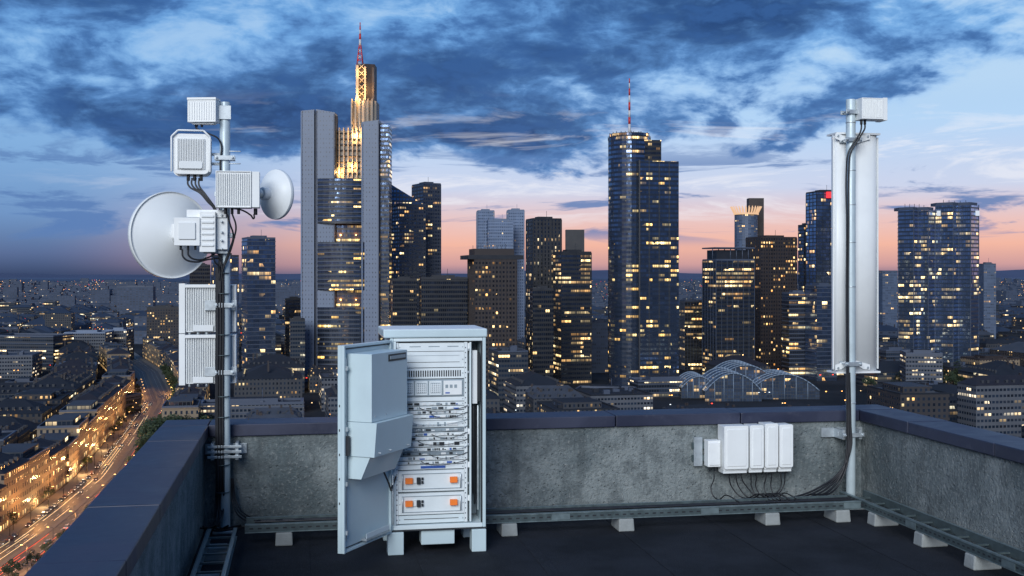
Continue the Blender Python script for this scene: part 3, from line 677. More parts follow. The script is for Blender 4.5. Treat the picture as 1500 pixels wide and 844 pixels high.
m.prism(pr(491.0,492.5,D-2,D+12),G,zl-4,fr_dark)
zr=Z(178,D)
slope_prism(531,556,D-4,D+18,zr-1,zr+1,gPier,fr_pale); slope_prism(557.3,570,D+0,D+24,zr-1.5,zr-3,gCom,fr_pale); m.prism(pr(555.9,557.4,D+2,D+14),G,zr-3,fr_dark)
m.prism(pr(530.6,532.2,D-5,D-4.01),G,zr-2,fr_pale); m.prism(pr(554.4,556,D-5,D-4.01),G,zr,fr_grey)
def arcfoot(pl,pr__,y0,bow,yb,k=8):
    xa,xb=X(pl,D),X(pr__,D); o=[]
    for i in range(k+1):
        t_=i/k; o.append((xa+(xb-xa)*t_,y0-bow*(1-(2*t_-1)**2)))
    return o+[(xb,yb),(xa,yb)]
zlev=[G,Z(450,D),Z(425,D),Z(355,D),Z(328,D),Z(262,D)]
m.prism(arcfoot(466,540,D-3,4,D+40),zlev[0],zlev[1],gCom,fr_dark,v0=0)
m.prism(arcfoot(466,540,D+3,3,D+40),zlev[1],zlev[2],gCom,fr_dark)
m.prism(arcfoot(466,540,D-3,4,D+40),zlev[2],zlev[3],gCom,fr_dark,v0=100)
m.prism(arcfoot(466,540,D+3,3,D+40),zlev[3],zlev[4],gCom,fr_dark)
m.prism(arcfoot(466,534,D-3,4,D+40),zlev[4],zlev[5],gCom,fr_dark,v0=200)
m.prism(arcfoot(468,530,D+8,1,D+40),zlev[5],Z(190,D),warmstone,fr_dark)
for i in range(8):
    q=482+i*6.5; m.prism(pr(q,q+1.6,D+4,D+8.5),zlev[5],Z(186,D),warmstone)
for i in range(9):
    z_=zlev[5]+ (Z(190,D)-zlev[5])*i/8.5; m.prism(pr(478,531,D+5,D+7.4),z_,z_+.9,fr_dark)
z_=G+8
while z_<zlev[5]-2:
    if not (zlev[1]-1<z_<zlev[2]+1 or zlev[3]-1<z_<zlev[4]+1):
        m.prism(arcfoot(466,536,D-3.5,4,D+2),z_-.4,z_+.4,fr_grey)
    z_+=4.1
m.prism([(X(511,D),D+12),(X(531,D),D+8),(X(549,D),D+12),(X(549,D),D+36),(X(511,D),D+36)],Z(215,D),Zt(148,12),warmstone,fr_dark)
for q in (513,519,525,531,537,543): m.prism(pr(q,q+1.5,D+6.5,D+11),Z(205,D),Zt(146,12),warmstone)
m.prism([(X(519,D),D+15),(X(532,D),D+12),(X(546,D),D+15),(X(546,D),D+32),(X(519,D),D+32)],Zt(148,12),Zt(94,14),fr_brown,fr_dark)
m.prism(pr(519,523,D+10,D+14),Zt(148,12),Zt(96,12),warmstone); m.prism(pr(531.5,534,D+10,D+13),Zt(148,12),Zt(98,12),warmstone); m.prism(pr(543,546,D+11,D+15),Zt(148,12),Zt(99,12),fr_brown)
for i in range(5):
    a_=Zt(142-i*10,12); m.cyl((X(523,D),D+11,a_),(X(532,D),D+10.5,a_+5.2),.4,warmstone,n=6); m.cyl((X(532,D),D+11,a_),(X(523,D),D+10.5,a_+5.2),.4,warmstone,n=6)
ax0=X(527.5,D+20); ay=D+20
for dx,dy in ((-2.8,-2.8),(2.8,-2.8),(2.8,2.8),(-2.8,2.8)): m.cyl((ax0+dx,ay+dy,Zt(94,14)),(ax0+dx*.3,ay+dy*.3,Zt(66,20)),.4,redm,n=6)
for i in range(6):
    z_=Zt(94,14)+i*3.; r_=2.8*(1-i*.115); mt=redm if i%2 else whm
    m.cyl((ax0-r_,ay-r_,z_),(ax0+r_*.9,ay-r_*.9,z_+2.9),.3,mt,n=5); m.cyl((ax0+r_,ay-r_,z_),(ax0-r_*.9,ay-r_*.9,z_+2.9),.3,mt,n=5)
for i,(a_,b_,r_,mt) in enumerate(((67,58,1.1,whm),(58,50,1.,redm),(50,44,.8,whm),(44,39,.65,redm),(39,33,.45,redm))): m.cyl((ax0,ay,Zt(a_,20)),(ax0,ay,Zt(b_,20)),r_,mt,n=10)
m.build('spired_skyscraper'); occ.append((cx,cy,52))
def plight(name,loc,en,col,r=1.5):
    l=bpy.data.lights.new(name,'POINT'); l.energy=en; l.color=col; l.shadow_soft_size=r
    o=bpy.data.objects.new(name,l); o.location=loc; sc.collection.objects.link(o); return o
WC=(1,.52,.17)
for px,py,dy,en in ((496,252,1.,17000),(515,244,1.,17000),(521,198,1,30000),(541,194,1,28000),(524,140,4,20000),(538,128,4,11000),(527,104,6,12000)):
    plight('floodlight',(X(px,D),D+dy,Z(py,D)),en,WC,.6)
for px,py in ((498,344),(522,344),(498,439),(522,439)): plight('floodlight',(X(px,D),D-2.8,Z(py,D)),2900,(1,.32,.05),.6)

# --- rounded glass tower with mast
D=1000; m=MB()
r0=31.5/F*D; c0=(X(925,D),D+r0)
ft=[(c0[0]+r0*math.cos(2*math.pi*k/28),c0[1]+r0*math.sin(2*math.pi*k/28)) for k in range(28)]
zc_=Z(199,D); gMain=facade('round_tower_glass',(.022,.036,.07),bay=1.85,fl=4.,prob=.20,st=2.1,group=3,gr=.1,wr=.35,ww=.85,wh=.52,c1=(1,.56,.13),c2=(1,.80,.36),refl=.48)
m.prism(ft,G,zc_,gMain,fr_dark)
ft2=[(c0[0]+(r0-1)*math.cos(2*math.pi*k/28),c0[1]+(r0-1)*math.sin(2*math.pi*k/28)) for k in range(28)]
m.prism(ft2,zc_,zc_+3.4,gLit,fr_dark)
fins(m,ft,zc_-2,zc_+1.5,4,fr_dark,.3,.3)
m.prism([(X(926,D),D+3),(X(970,D),D+6),(X(970,D),D+36),(X(926,D),D+36)],G,Z(204,D),gBlack,fr_dark)
m.prism([(X(937,D),D-4),(X(995,D),D+3),(X(995,D),D+40),(X(937,D),D+40)],G,Z(236,D),gMain,fr_dark)
m.prism([(X(935.5,D)-.3,D-4.7),(X(935.5,D)+.9,D-4.7),(X(935.5,D)+.9,D+5),(X(935.5,D)-.3,D+5)],G,Z(235,D),fr_dark)
for q in (950,965,980): 
    yy=D-4+7*(q-937)/58; m.prism([(X(q,D),yy-.4),(X(q,D)+.6,yy-.4),(X(q,D)+.6,yy+.3),(X(q,D),yy+.3)],G,Z(236,D),fr_dark)
for i,(a_,b_,r_,mt) in enumerate(((197,182,1.2,whm),(182,172,1.1,redm),(172,162,1.,whm),(162,150,.95,redm),(150,140,.85,whm),(140,130,.75,redm),(130,122,.6,whm),(122,115,.5,redm))): m.cyl((X(922,D+16),D+16,Z(a_,D+16)),(X(922,D+16),D+16,Z(b_,D+16)),r_,mt,n=10)
for q in (905,912,918,930,938): m.cyl((X(q,D),D+12,zc_),(X(q,D),D+12,zc_+5.5),.3,fr_grey,n=6)
for k in range(12):
    a_=2*math.pi*k/12; rr_=r0-1.4; m.box(c0[0]+rr_*math.cos(a_)-.4,c0[0]+rr_*math.cos(a_)+.4,c0[1]+rr_*math.sin(a_)-.4,c0[1]+rr_*math.sin(a_)+.4,zc_+3.4,zc_+4.6,fr_pale)
m.build('rounded_glass_skyscraper'); occ.append((X(945,D),D+18,42))

# --- the rest of the skyline
tower('office_tower',345,400,350,1040,26,24,gBlue,fr_grey,band=3.9); tower('office_tower',300,347,376,1060,24,20,gBlue,fr_dark)
tower('office_tower',270,306,390,1150,20,15,gBlack)
m=tower('sloped_roof_tower',566,622,300,1150,28,28,gGrey,fr_grey,fin=5,finish=False,mech=False)
D=1150
m.poly([(X(570,D),D+4,Z(300,D)),(X(622,D),D+18,Z(300,D)),(X(570,D),D+14,Z(268,D))],gGrey,[(0,0),(30,0),(0,20)]); 
m.poly([(X(570,D),D+24,Z(300,D)),(X(622,D),D+18.5,Z(300,D)),(X(570,D),D+14.5,Z(268,D))],fr_grey); m.build('sloped_roof_tower')
tower('office_tower',600,645,270,1190,32,26,gGrey,fr_grey,fin=4)
tower('dark_office_block',568,610,411,1000,25,10,gBlack,fr_dark,band=3.9); tower('dark_office_block',610,684,409,980,30,8,gBlack,fr_dark,band=3.9)
D=960; m=tower('wide_cap_tower',683,757,381,D,34,12,gBrown,fr_brown,fin=4.5,finish=False,mech=False)
m.prism(boxfoot(X(719,D),D+24,47,42,rad(12)),Z(383,D)+1.9,Z(377,D)+1.9,fr_dark); m.prism(boxfoot(X(719,D),D+24,34,28,rad(12)),Z(376,D)+1,Z(364,D),fr_brown); 
for k in range(9): m.cyl((X(692+6*k,D),D+14,Z(364,D)),(X(692+6*k,D),D+14,Z(364,D)+2+random.random()*3),.2,fr_dark,n=5)
m.build('wide_cap_tower')
tower('pale_office_tower',697,724,310,1350,25,6,gPale,fr_pale,fin=6); tower('pale_office_tower',712,752,324,1330,25,6,gPale,fr_pale,band=7); tower('pale_office_tower',742,768,309,1370,25,6,gPale,fr_pale,fin=6)
tower('office_tower',771,823,322,1080,26,14,gSlit,fr_dark,fin=8); tower('office_tower',812,867,371,1030,26,14,gLit,fr_dark,fin=7); tower('dark_core_tower',829,856,339,1090,14,0,fr_dark,fr_dark,mech=False)
tower('dark_office_block',776,811,425,960,18,8,gBlack)
tower('office_block',1000,1037,442,1180,20,6,gLit,fr_grey,fin=3,mech=False)
D=1090; m=tower('framed_office_tower',1037,1108,382,D,32,14,gLit,fr_grey,fin=6,finish=False,mech=False)
m.prism(boxfoot(X(1073,D),D+22,34,23,rad(14)),Z(383,D),Z(366,D),fr_dark); 
for k in range(7): m.cyl((X(1046+9*k,D),D+8+k*.7,Z(383,D)),(X(1046+9*k,D),D+8+k*.7,Z(364,D)),.45,fr_grey,n=6)
m.prism(boxfoot(X(1073,D),D+22,41,31,rad(14)),Z(364,D),Z(362,D),fr_grey); m.build('framed_office_tower')
D=1600; m=MB(); c0=(X(1096,D),D+15); crn=emis('crown_light',(1,.62,.36),.85)
def ring(r,k=24): return [(c0[0]+r*math.cos(2*math.pi*i/k),c0[1]+r*math.sin(2*math.pi*i/k)) for i in range(k)]
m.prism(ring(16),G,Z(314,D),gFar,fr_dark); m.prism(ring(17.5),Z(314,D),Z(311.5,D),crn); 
for k in range(28):
    a_=2*math.pi*k/28; m.cyl((c0[0]+16.5*math.cos(a_),c0[1]+16.5*math.sin(a_),Z(312,D)),(c0[0]+21.5*math.cos(a_),c0[1]+21.5*math.sin(a_),Z(302,D)),.75,crn,n=5)
m.build('crowned_round_tower')
tower('office_tower',1097,1119,292,1640,16,0,fr_brown,fr_brown,mech=False)
tower('brown_office_tower',1101,1172,349,1180,30,18,gBrown,fr_brown,fin=5)
tower('office_tower',1174,1193,331,1290,16,10,gDark,fr_dark); 
D=1220; m=tower('logo_office_tower',1189,1236,282,D,24,12,gBlue,fr_dark,fin=8,finish=False)
m.box(X(1211,D),X(1219,D),D-1,D+4.6,Z(290,D),Z(281,D),emis('red_sign',(1,.02,.03),1.3)); m.build('logo_office_tower')
tower('lit_office_block',1152,1189,431,1080,18,8,gLit,fr_grey,band=3.9); tower('blue_office_block',1188,1228,420,1060,22,14,gBlue,fr_grey,band=3.9)
D=1120
gDB=facade('mirror_glass_facade',(.04,.06,.10),bay=2.,fl=3.9,prob=.22,st=1.7,group=3,gr=.06,wr=.3,ww=.88,wh=.6,c1=(1,.64,.24),c2=(1,.84,.46),refl=.9,pt=.03)
for (pl,pr__,pt) in ((1322,1376,303),(1377,1441,296)):
    m=MB(); xa,xb=X(pl,D),X(pr__,D); w_=xb-xa; z_=Z(pt,D)
    ft=[(xa,D+12),(xa+w_*.30,D),(xa+w_*.5,D+8),(xa+w_*.70,D),(xb,D+12),(xb,D+30),(xa+w_*.6,D+38),(xa+.2*w_,D+36)]
    m.prism(ft,G,z_-3,gDB,fr_dark)
    m.prism([(xa+1,D+13),(xa+w_*.30,D+1.5),(xa+w_*.5,D+9.5),(xa+w_*.70,D+1.5),(xb-1,D+13),(xb-1,D+28),(xa+1,D+28)],z_-3,z_,fr_grey,fr_dark)
    fins(m,ft[:5],G,z_-2,60,fr_grey,.5,.4)
    for k in range(5): m.cyl((xa+w_*(.2+.13*k),D+14,z_),(xa+w_*(.2+.13*k),D+14,z_+2+2*random.random()),.25,fr_dark,n=5)
    sg_=emis('sign_white',(.8,.88,1),.8)
    if pl>1350: m.box(xa+w_*.02,xa+w_*.12,D+8.5,D+11,z_-13,z_-8,sg_); m.box(xb-w_*.12,xb-w_*.03,D+7,D+10.5,z_-13,z_-8,sg_)
    m.build('twin_glass_skyscraper'); occ.append(((xa+xb)/2,D+18,36))
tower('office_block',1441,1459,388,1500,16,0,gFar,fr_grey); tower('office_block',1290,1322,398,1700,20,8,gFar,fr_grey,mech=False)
tower('low_office_block',-20,86,494,1180,40,-8,lowC,fr_grey,band=6.9,mech=False); tower('low_office_block',88,152,489,1250,40,6,lowD,fr_pale); tower('low_office_block',150,184,485,1300,40,6,lowD,fr_pale)
tower('white_block',168,222,421,2300,30,8,farA,fr_grey); tower('dark_office_block',208,259,452,1350,26,12,lowB)
tower('office_block',410,443,440,1180,26,12,gDark); tower('office_block',418,446,470,1020,20,12,lowC); tower('office_block',862,894,474,1150,25,8,gFar,fr_grey)
tower('low_office_block',842,938,575,870,28,-12,lowD,fr_grey,band=3.5); tower('low_office_block',925,1025,560,920,26,12,lowC,fr_grey,band=3.6); tower('office_block',995,1040,490,1250,30,10,lowC)
tower('low_office_block',1290,1340,515,1080,30,10,lowC,fr_grey,band=3.6); tower('low_office_block',1330,1390,520,950,30,-10,lowD,fr_grey,band=3.5)
tower('low_office_block',1425,1500,528,1050,30,12,stoneL,fr_brown); tower('low_office_block',1440,1530,572,820,26,16,lowD,fr_grey,band=3.5)
tower('low_office_block',282,440,595,700,22,10,lowD,fr_grey,band=3.5); tower('low_office_block',0,48,562,980,30,8,lowC,fr_grey,band=3.6); tower('low_office_block',50,140,565,900,30,6,lowC,fr_grey,band=3.6)
tower('low_office_block',20,110,600,720,26,-14,lowC,fr_grey,band=3.6); tower('low_office_block',120,190,585,800,26,-14,lowC,fr_grey,band=3.6)

# --- vaulted glass-roof hall: low dark metal vaults with pale arch ribs and a glazed front
D=905; m=MB(); hallg=facade('vault_front_glass',(.05,.065,.09),bay=2.4,fl=2.6,ww=.82,wh=.8,prob=.10,st=1.,group=2,gr=.3,wr=.5,refl=.28,pt=0); ribm=simple('vault_rib',(.16,.21,.28),.5); vroof=simple('vault_roof_metal',(.030,.045,.072),.45,.3,.25,.08)
def vault(pa,pb,base,rise,y0,y1):
    xa,xb=X(pa,D),X(pb,D); k=18; pts=[(xa+(xb-xa)*i/k,base+rise*(1-(2*i/k-1)**2)) for i in range(k+1)]
    for i in range(k):
        (a_,za),(b_,zb)=pts[i],pts[i+1]; m.poly([(a_,y0,za),(b_,y0,zb),(b_,y1,zb),(a_,y1,za)],vroof if i%3 else hallg,[(i*4,0),(i*4+4,0),(i*4+4,y1-y0),(i*4,y1-y0)])
        m.poly([(a_,y0+.5,base-8),(b_,y0+.5,base-8),(b_,y0+.5,zb),(a_,y0+.5,za)],hallg,[(a_,0),(b_,0),(b_,zb-base+8),(a_,za-base+8)])
        for yy in [y0+(y1-y0)*q/4 for q in range(5)]: m.cyl((a_,yy,za+.3),(b_,yy,zb+.3),.55,ribm,n=5)
    for i in range(3,k,3): m.cyl((pts[i][0],y0+.3,base-8),(pts[i][0],y0+.3,pts[i][1]),.3,ribm,n=5)
vault(1030,1112,Z(572,D),14,D-10,D+45); vault(1000,1052,Z(570,D),9,D+6,D+50); vault(1100,1203,Z(574,D),13,D+5,D+48); vault(1058,1150,Z(566,D),14,D+30,D+80)
m.prism([(X(1000,D),D+8),(X(1205,D),D+8),(X(1205,D),D+60),(X(1000,D),D+60)],G,Z(575,D),lowC,roofA)
m.build('vaulted_glass_hall')
for q in range(1010,1220,18):
    for dd in (-190,-130,-70,-20,30,80): occ.append((X(q,D+dd),D+dd,26))

# --- boulevard
RP=[(-172,330),(-174,380),(-178,432),(-184,481),(-196,561),(-228,702),(-272,886),(-369,1161),(-560,1600)]
RP=[Vector(p) for p in RP]
def off(pts,o):
    r=[]
    for i,p in enumerate(pts):
        a=pts[max(0,i-1)];b_=pts[min(len(pts)-1,i+1)]; t_=(b_-a).normalized(); r.append(p+Vector((t_.y,-t_.x))*o)
    return r
def strip(m,pts,o0,o1,z,mat):
    A_=off(pts,o0);B_=off(pts,o1)
    for i in range(len(pts)-1): m.poly([(A_[i].x,A_[i].y,z),(B_[i].x,B_[i].y,z),(B_[i+1].x,B_[i+1].y,z),(A_[i+1].x,A_[i+1].y,z)],mat)
def kerb(m,pts,o0,o1,z0,z1,mat):
    A_=off(pts,o0);B_=off(pts,o1)
    for i in range(len(pts)-1):
        a,b_,c,d_=A_[i],B_[i],B_[i+1],A_[i+1]
        m.poly([(a.x,a.y,z1),(b_.x,b_.y,z1),(c.x,c.y,z1),(d_.x,d_.y,z1)],mat)
        m.poly([(a.x,a.y,z0),(d_.x,d_.y,z0),(d_.x,d_.y,z1),(a.x,a.y,z1)],mat); m.poly([(b_.x,b_.y,z0),(c.x,c.y,z0),(c.x,c.y,z1),(b_.x,b_.y,z1)],mat)
asph=simple('asphalt',(.05,.048,.046),.6,0,.35,.4); pave=simple('paving',(.11,.105,.10),.8,0,.25,.5); mark=simple('road_paint',(.6,.6,.58),.6)
m=MB(); strip(m,RP,-11,11,G+.02,asph); m.build('road')
m=MB(); kerb(m,RP,-17,-11,G,G+.15,pave); kerb(m,RP,11,17,G,G+.15,pave); kerb(m,RP,-1,1,G+.02,G+.16,pave); m.build('pavement')
def walk(pts,step):
    o=[];acc=0
    for a,b_ in zip(pts,pts[1:]):
        L_=(b_-a).length; t_=(b_-a)/L_
        while acc<L_: o.append((a+t_*acc,t_)); acc+=step
        acc-=L_
    return o
m=MB()
for p,t_ in walk(RP,9):
    nn=Vector((t_.y,-t_.x))
    for o_ in (-7.5,-4.2,4.2,7.5):
        c_=p+nn*o_; q=[c_-nn*.1,c_+nn*.1,c_+nn*.1+t_*3.5,c_-nn*.1+t_*3.5]; m.poly([(v.x,v.y,G+.03) for v in q],mark)
m.build('road_markings')
tw=emis('headlight_trail',(1,.72,.38),1.5); tr=emis('taillight_trail',(1,.10,.03),1.5)
m=MB(); rr=random.Random(9)
fine=[p for p,t_ in walk(RP,12) if p.y<820]
for o_,mt in ((-9,tw),(-5.8,tw),(-2.8,tw),(2.9,tr),(6,tr),(9,tr)):
    for side in (-.65,.65):
        i=0
        while i<len(fine)-3:
            L_=rr.randint(3,10)
            if rr.random()<.42: 
                seg=fine[i:i+L_]
                if len(seg)>1: kerb(m,seg,o_+side-.06,o_+side+.06,G+.6,G+.7,mt)
            i+=L_+rr.randint(0,3)
m.build('vehicle_light_trails')
def carmesh(col):
    m=MB(); cm=simple('car_paint',col,.3); hl=emis('car_headlight',(1,.9,.7),3); tl=emis('car_taillight',(1,.05,.02),2.5)
    m.box(-.9,.9,-2.2,2.2,.35,.85,cm,top=.97)
    m.box(-.8,.8,-1.5,1.1,.85,1.42,dark,cm,top=.76)
    for x_ in (-.82,.82):
        for y_ in (-1.4,1.35): m.cyl((x_-.11,y_,.33),(x_+.11,y_,.33),.33,dark,n=14)
    for x_ in (-.65,.65): m.box(x_-.18,x_+.18,2.2,2.24,.58,.74,hl); m.box(x_-.18,x_+.18,-2.24,-2.2,.6,.76,tl)
    return m.build('car',None,.08)
cars=[carmesh(c_) for c_ in ((.02,.02,.025),(.3,.3,.32),(.12,.02,.02),(.03,.05,.12))]
k=0
for p,t_ in walk(RP,6.3):
    if p.y>900 or p.y<370: continue
    for o_ in (-10,10,-5.8,6):
        if rr.random()<(.7 if abs(o_)==10 else .18):
            nn=Vector((t_.y,-t_.x)); c_=p+nn*o_; src=cars[k%4]
            if k<4: o=src
            else: o=bpy.data.objects.new('car',src.data); sc.collection.objects.link(o); b_=o.modifiers.new('b','BEVEL'); b_.width=.08; b_.segments=2
            o.location=(c_.x,c_.y,G+.03); o.rotation_euler[2]=math.atan2(-t_.x,t_.y)+(math.pi if o_<0 else 0); k+=1
lampm=emis('sodium_lamp',(1,.55,.18),9)
def lampmesh():
    m=MB(); m.cyl((0,0,0),(0,0,8.6),.12,fr_dark,r1=.07,n=8); m.cyl((0,0,8.6),(1.8,0,9.1),.06,fr_dark,n=6); m.box(1.3,2.3,-.2,.2,9.0,9.15,fr_dark); m.box(1.4,2.2,-.17,.17,8.86,8.995,lampm)
    return m.build('street_lamp')
lm=None
for i,(p,t_) in enumerate(walk(RP,27)):
    if p.y>1000: break
    nn=Vector((t_.y,-t_.x))
    for sd in (-1,1):
        c_=p+nn*12*sd
        if lm is None: o=lm=lampmesh()
        else: o=bpy.data.objects.new('street_lamp',lm.data); sc.collection.objects.link(o)
        o.location=(c_.x,c_.y,G+.15); o.rotation_euler[2]=math.atan2(-nn.y*sd,-nn.x*sd)
        if sd==(-1 if i%2 else 1): plight('street_lamp_light',(c_.x-nn.x*2*sd,c_.y-nn.y*2*sd,G+8.6),9000 if p.y<600 else 5500,(1,.43,.12),.4)
    if i%3==0 and p.y<700: 
        c_=p-nn*14.2; plight('shop_light',(c_.x,c_.y,G+3.6),4200,(1,.58,.24),.5)

# --- low-rise generator
def gable(m,cx,cy,w_,d_,a,h,wall,roof,rh,dorm=True):
    ft=boxfoot(cx,cy,w_,d_,a); z_=G+h; m.prism(ft,G,z_,wall,roof)
    e_=boxfoot(cx,cy,w_+.8,d_+.8,a); c_,s_=math.cos(a),math.sin(a)
    if w_>=d_: ins=min(w_/2-.5,d_*.4); rA=(cx-(w_/2-ins)*c_,cy-(w_/2-ins)*s_); rB=(cx+(w_/2-ins)*c_,cy+(w_/2-ins)*s_); F_=((0,1,'B','A'),(1,2,'B'),(2,3,'A','B'),(3,0,'A'))
    else: ins=min(d_/2-.5,w_*.4); rA=(cx+(d_/2-ins)*s_,cy-(d_/2-ins)*c_); rB=(cx-(d_/2-ins)*s_,cy+(d_/2-ins)*c_); F_=((0,1,'A'),(1,2,'B','A'),(2,3,'B'),(3,0,'A','B'))
    P_={0:(*e_[0],z_+.02),1:(*e_[1],z_+.02),2:(*e_[2],z_+.02),3:(*e_[3],z_+.02),'A':(*rA,z_+rh),'B':(*rB,z_+rh)}
    for f in F_: m.poly([P_[q] for q in f],roof)
    r_=random
    for k in range(3):
        t_=r_.uniform(-.4,.4); x_=cx+(w_*t_*c_ if w_>=d_ else -d_*t_*s_); y_=cy+(w_*t_*s_ if w_>=d_ else d_*t_*c_)
        m.prism(boxfoot(x_,y_,1.2,1.2,a),z_+rh*.5,z_+rh+1.2,fr_brown)
    if dorm and cy<1000:
        L_=max(w_,d_); S_=min(w_,d_); k=-L_/2+3
        while k<L_/2-3:
            for sd in (-1,1):
                lx_,ly_=(k,sd*S_*.36) if w_>=d_ else (sd*S_*.36,k)
                m.prism(boxfoot(cx+lx_*c_-ly_*s_,cy+lx_*s_+ly_*c_,1.5,1.5,a),z_+.05,z_+rh*.28+1.5,lowA,roof,v0=.4)
            k+=r_.choice((3.6,4.5,6))
def lowrise(m,cx,cy,w_,d_,a,h,wall,roof):
    t_=random.random()
    if t_<.38: gable(m,cx,cy,w_,d_,a,h,wall,roof,min(w_,d_)*.16+2)
    elif t_<.68 and w_>30 and d_>30:
        bw=12; c_,s_=math.cos(a),math.sin(a)
        for dx,dy,ww_,dd_ in ((0,-d_/2+bw/2,w_,bw),(0,d_/2-bw/2,w_,bw),(-w_/2+bw/2,0,bw,d_-2*bw-.1),(w_/2-bw/2,0,bw,d_-2*bw-.1)):
            gable(m,cx+dx*c_-dy*s_,cy+dx*s_+dy*c_,ww_,dd_,a,h+random.uniform(-.8,.8),wall,roof,4)
    else:
        ft=boxfoot(cx,cy,w_,d_,a); z_=G+h; m.prism(ft,G,z_,wall,roof); lip(m,ft,z_+.02,.9,.05,fr_grey if t_<.8 else roofA)
        for k in range(random.randint(4,11)):
            x_=cx+random.uniform(-.35,.35)*w_;y_=cy+random.uniform(-.35,.35)*d_; q=random.uniform(1,4); m.prism(boxfoot(x_,y_,q*1.6,q,a),z_+.01,z_+random.uniform(1,3.5),random.choice((fr_grey,fr_dark,roofC)))
        if t_>.85: m.prism(boxfoot(cx,cy,w_*.6,d_*.6,a),z_,z_+3.5,wall,roof)
corn=simple('cornice_stone',(.18,.14,.10),.8)
for sd,depth_ in ((-1,20),(1,20)):
    for p,t_ in walk(RP,34):
        if p.y>1350: continue
        nn=Vector((t_.y,-t_.x)); c_=p+nn*(17.5+depth_/2)*sd; a=math.atan2(t_.y,t_.x)
        if sd==1 and p.y<640: continue
        h=random.uniform(17,24)
        m=MB(); ft=boxfoot(c_.x,c_.y,33.2,depth_,a); wall=stoneL if (sd<0 and p.y<800) or random.random()<.3 else random.choice((lowA,lowC,stoneL))
        if random.random()<.65: gable(m,c_.x,c_.y,33.2,depth_,a,h,wall,roofB,5)
        else:
            m.prism(ft,G,G+h,wall,roofA); lip(m,ft,G+h+.02,1,.05,fr_grey); m.prism(boxfoot(c_.x,c_.y,26,13,a),G+h,G+h+3.3,lowC,roofC)
        bands(m,ft,G+4.2,G+6,20,corn,.5,.25); bands(m,ft,G+h-.3,G+h,20,corn,.5,.3)
        m.build('apartment_building'); 
        if sd<0:
            c2=p-nn*(17.5+depth_+26); m=MB(); lowrise(m,c2.x,c2.y,32,34,a,random.uniform(15,22),random.choice((lowA,lowB,lowC)),random.choice((roofA,roofB))); m.build('apartment_building')
def roaddist(x_,y_):
    p=Vector((x_,y_)); best=1e9
    for a,b_ in zip(RP,RP[1:]):
        t_=max(0,min(1,(p-a).dot(b_-a)/(b_-a).length_squared)); best=min(best,(a+(b_-a)*t_-p).length)
    return best
lampsO=MB(); LA=emis('lights_orange',(1,.42,.10),4.); LB=emis('lights_warm',(1,.68,.32),3.2); LCc=emis('lights_cool',(.8,.92,1),2.5); LR=emis('lights_red',(1,.06,.03),3)
def dot(x_,y_,z_,s_,mt): 
    lampsO.poly([(x_-s_,y_,z_),(x_,y_-s_,z_),(x_+s_,y_,z_),(x_,y_+s_,z_)],mt); 
    lampsO.poly([(x_-s_,y_-.01,z_-s_*.5),(x_+s_,y_-.01,z_-s_*.5),(x_+s_,y_-.01,z_+s_*.5),(x_-s_,y_-.01,z_+s_*.5)],mt)
ga=rad(12); cg,sg=math.cos(ga),math.sin(ga); far=MB(); cnt=0
for i in range(-60,61):
    for j in range(2,60):
        gx,gy=i*60+random.uniform(-5,5),j*66+random.uniform(-5,5)
        x_,y_=gx*cg-gy*sg,gx*sg+gy*cg
        if y_<360 or y_>2700 or abs(x_)>.5*y_+60: continue
        if y_<600 and x_>-110: continue
        rd=roaddist(x_,y_)
        if rd<100 and x_<0 and y_<1400 and not(rd>78): continue
        if rd<50: continue
        for q in range(4):
            ox=random.uniform(-30,30)
            lx_,ly_=(gx+ox)*cg-(gy+33)*sg,(gx+ox)*sg+(gy+33)*cg
            if random.random()<.4: dot(lx_,ly_,G+8,(.25+.3*y_/1000)*random.uniform(.6,1.3),random.choice((LA,LA,LA,LA,LB,LCc,LR)))
        skip=any((x_-a)**2+(y_-b_)**2<(r_+24)**2 for a,b_,r_ in occ)
        w_,d_=random.uniform(30,52),random.uniform(34,56); h=random.uniform(12,25)
        if random.random()<.06: h+=random.uniform(8,22); w_*=.6
        if skip or random.random()<.05: continue
        a=ga+rad(random.choice((0,0,0,90,8,-6)))
        wall=random.choice((lowA,lowA,lowB,lowC,lowC,lowD)); roof=random.choice((roofA,roofA,roofB,roofC))
        if y_<1500:
            m=MB(); lowrise(m,x_,y_,w_,d_,a,h,wall,roof); m.build('city_building'); cnt+=1
        else: lowrise(far,x_,y_,w_,d_,a,h,random.choice((farA,lowC,lowA)),farroof)
rr=random.Random(5)
for k in range(5200):
    y_=2600*math.exp(rr.random()*1.5); x_=rr.uniform(-.5,.5)*y_
    w_=rr.uniform(20,70); h=rr.uniform(8,20)+(rr.random()<.03)*rr.uniform(15,50)
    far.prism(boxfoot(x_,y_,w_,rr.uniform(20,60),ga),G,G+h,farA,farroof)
far.build('distant_city_blocks')
for k in range(2200):
    y_=1500*math.exp(rr.random()*2.2); x_=rr.uniform(-.5,.5)*y_
    if rr.random()<.5: x_=round(x_/(y_*.09))*y_*.09+rr.gauss(0,y_*.006)
    dot(x_,y_,G+rr.uniform(9,24),(.15+.20*y_/1000)*rr.uniform(.4,1.3),rr.choice((LA,LA,LA,LA,LB,LB,LCc,LR)))
lampsO.build('distant_street_lights')

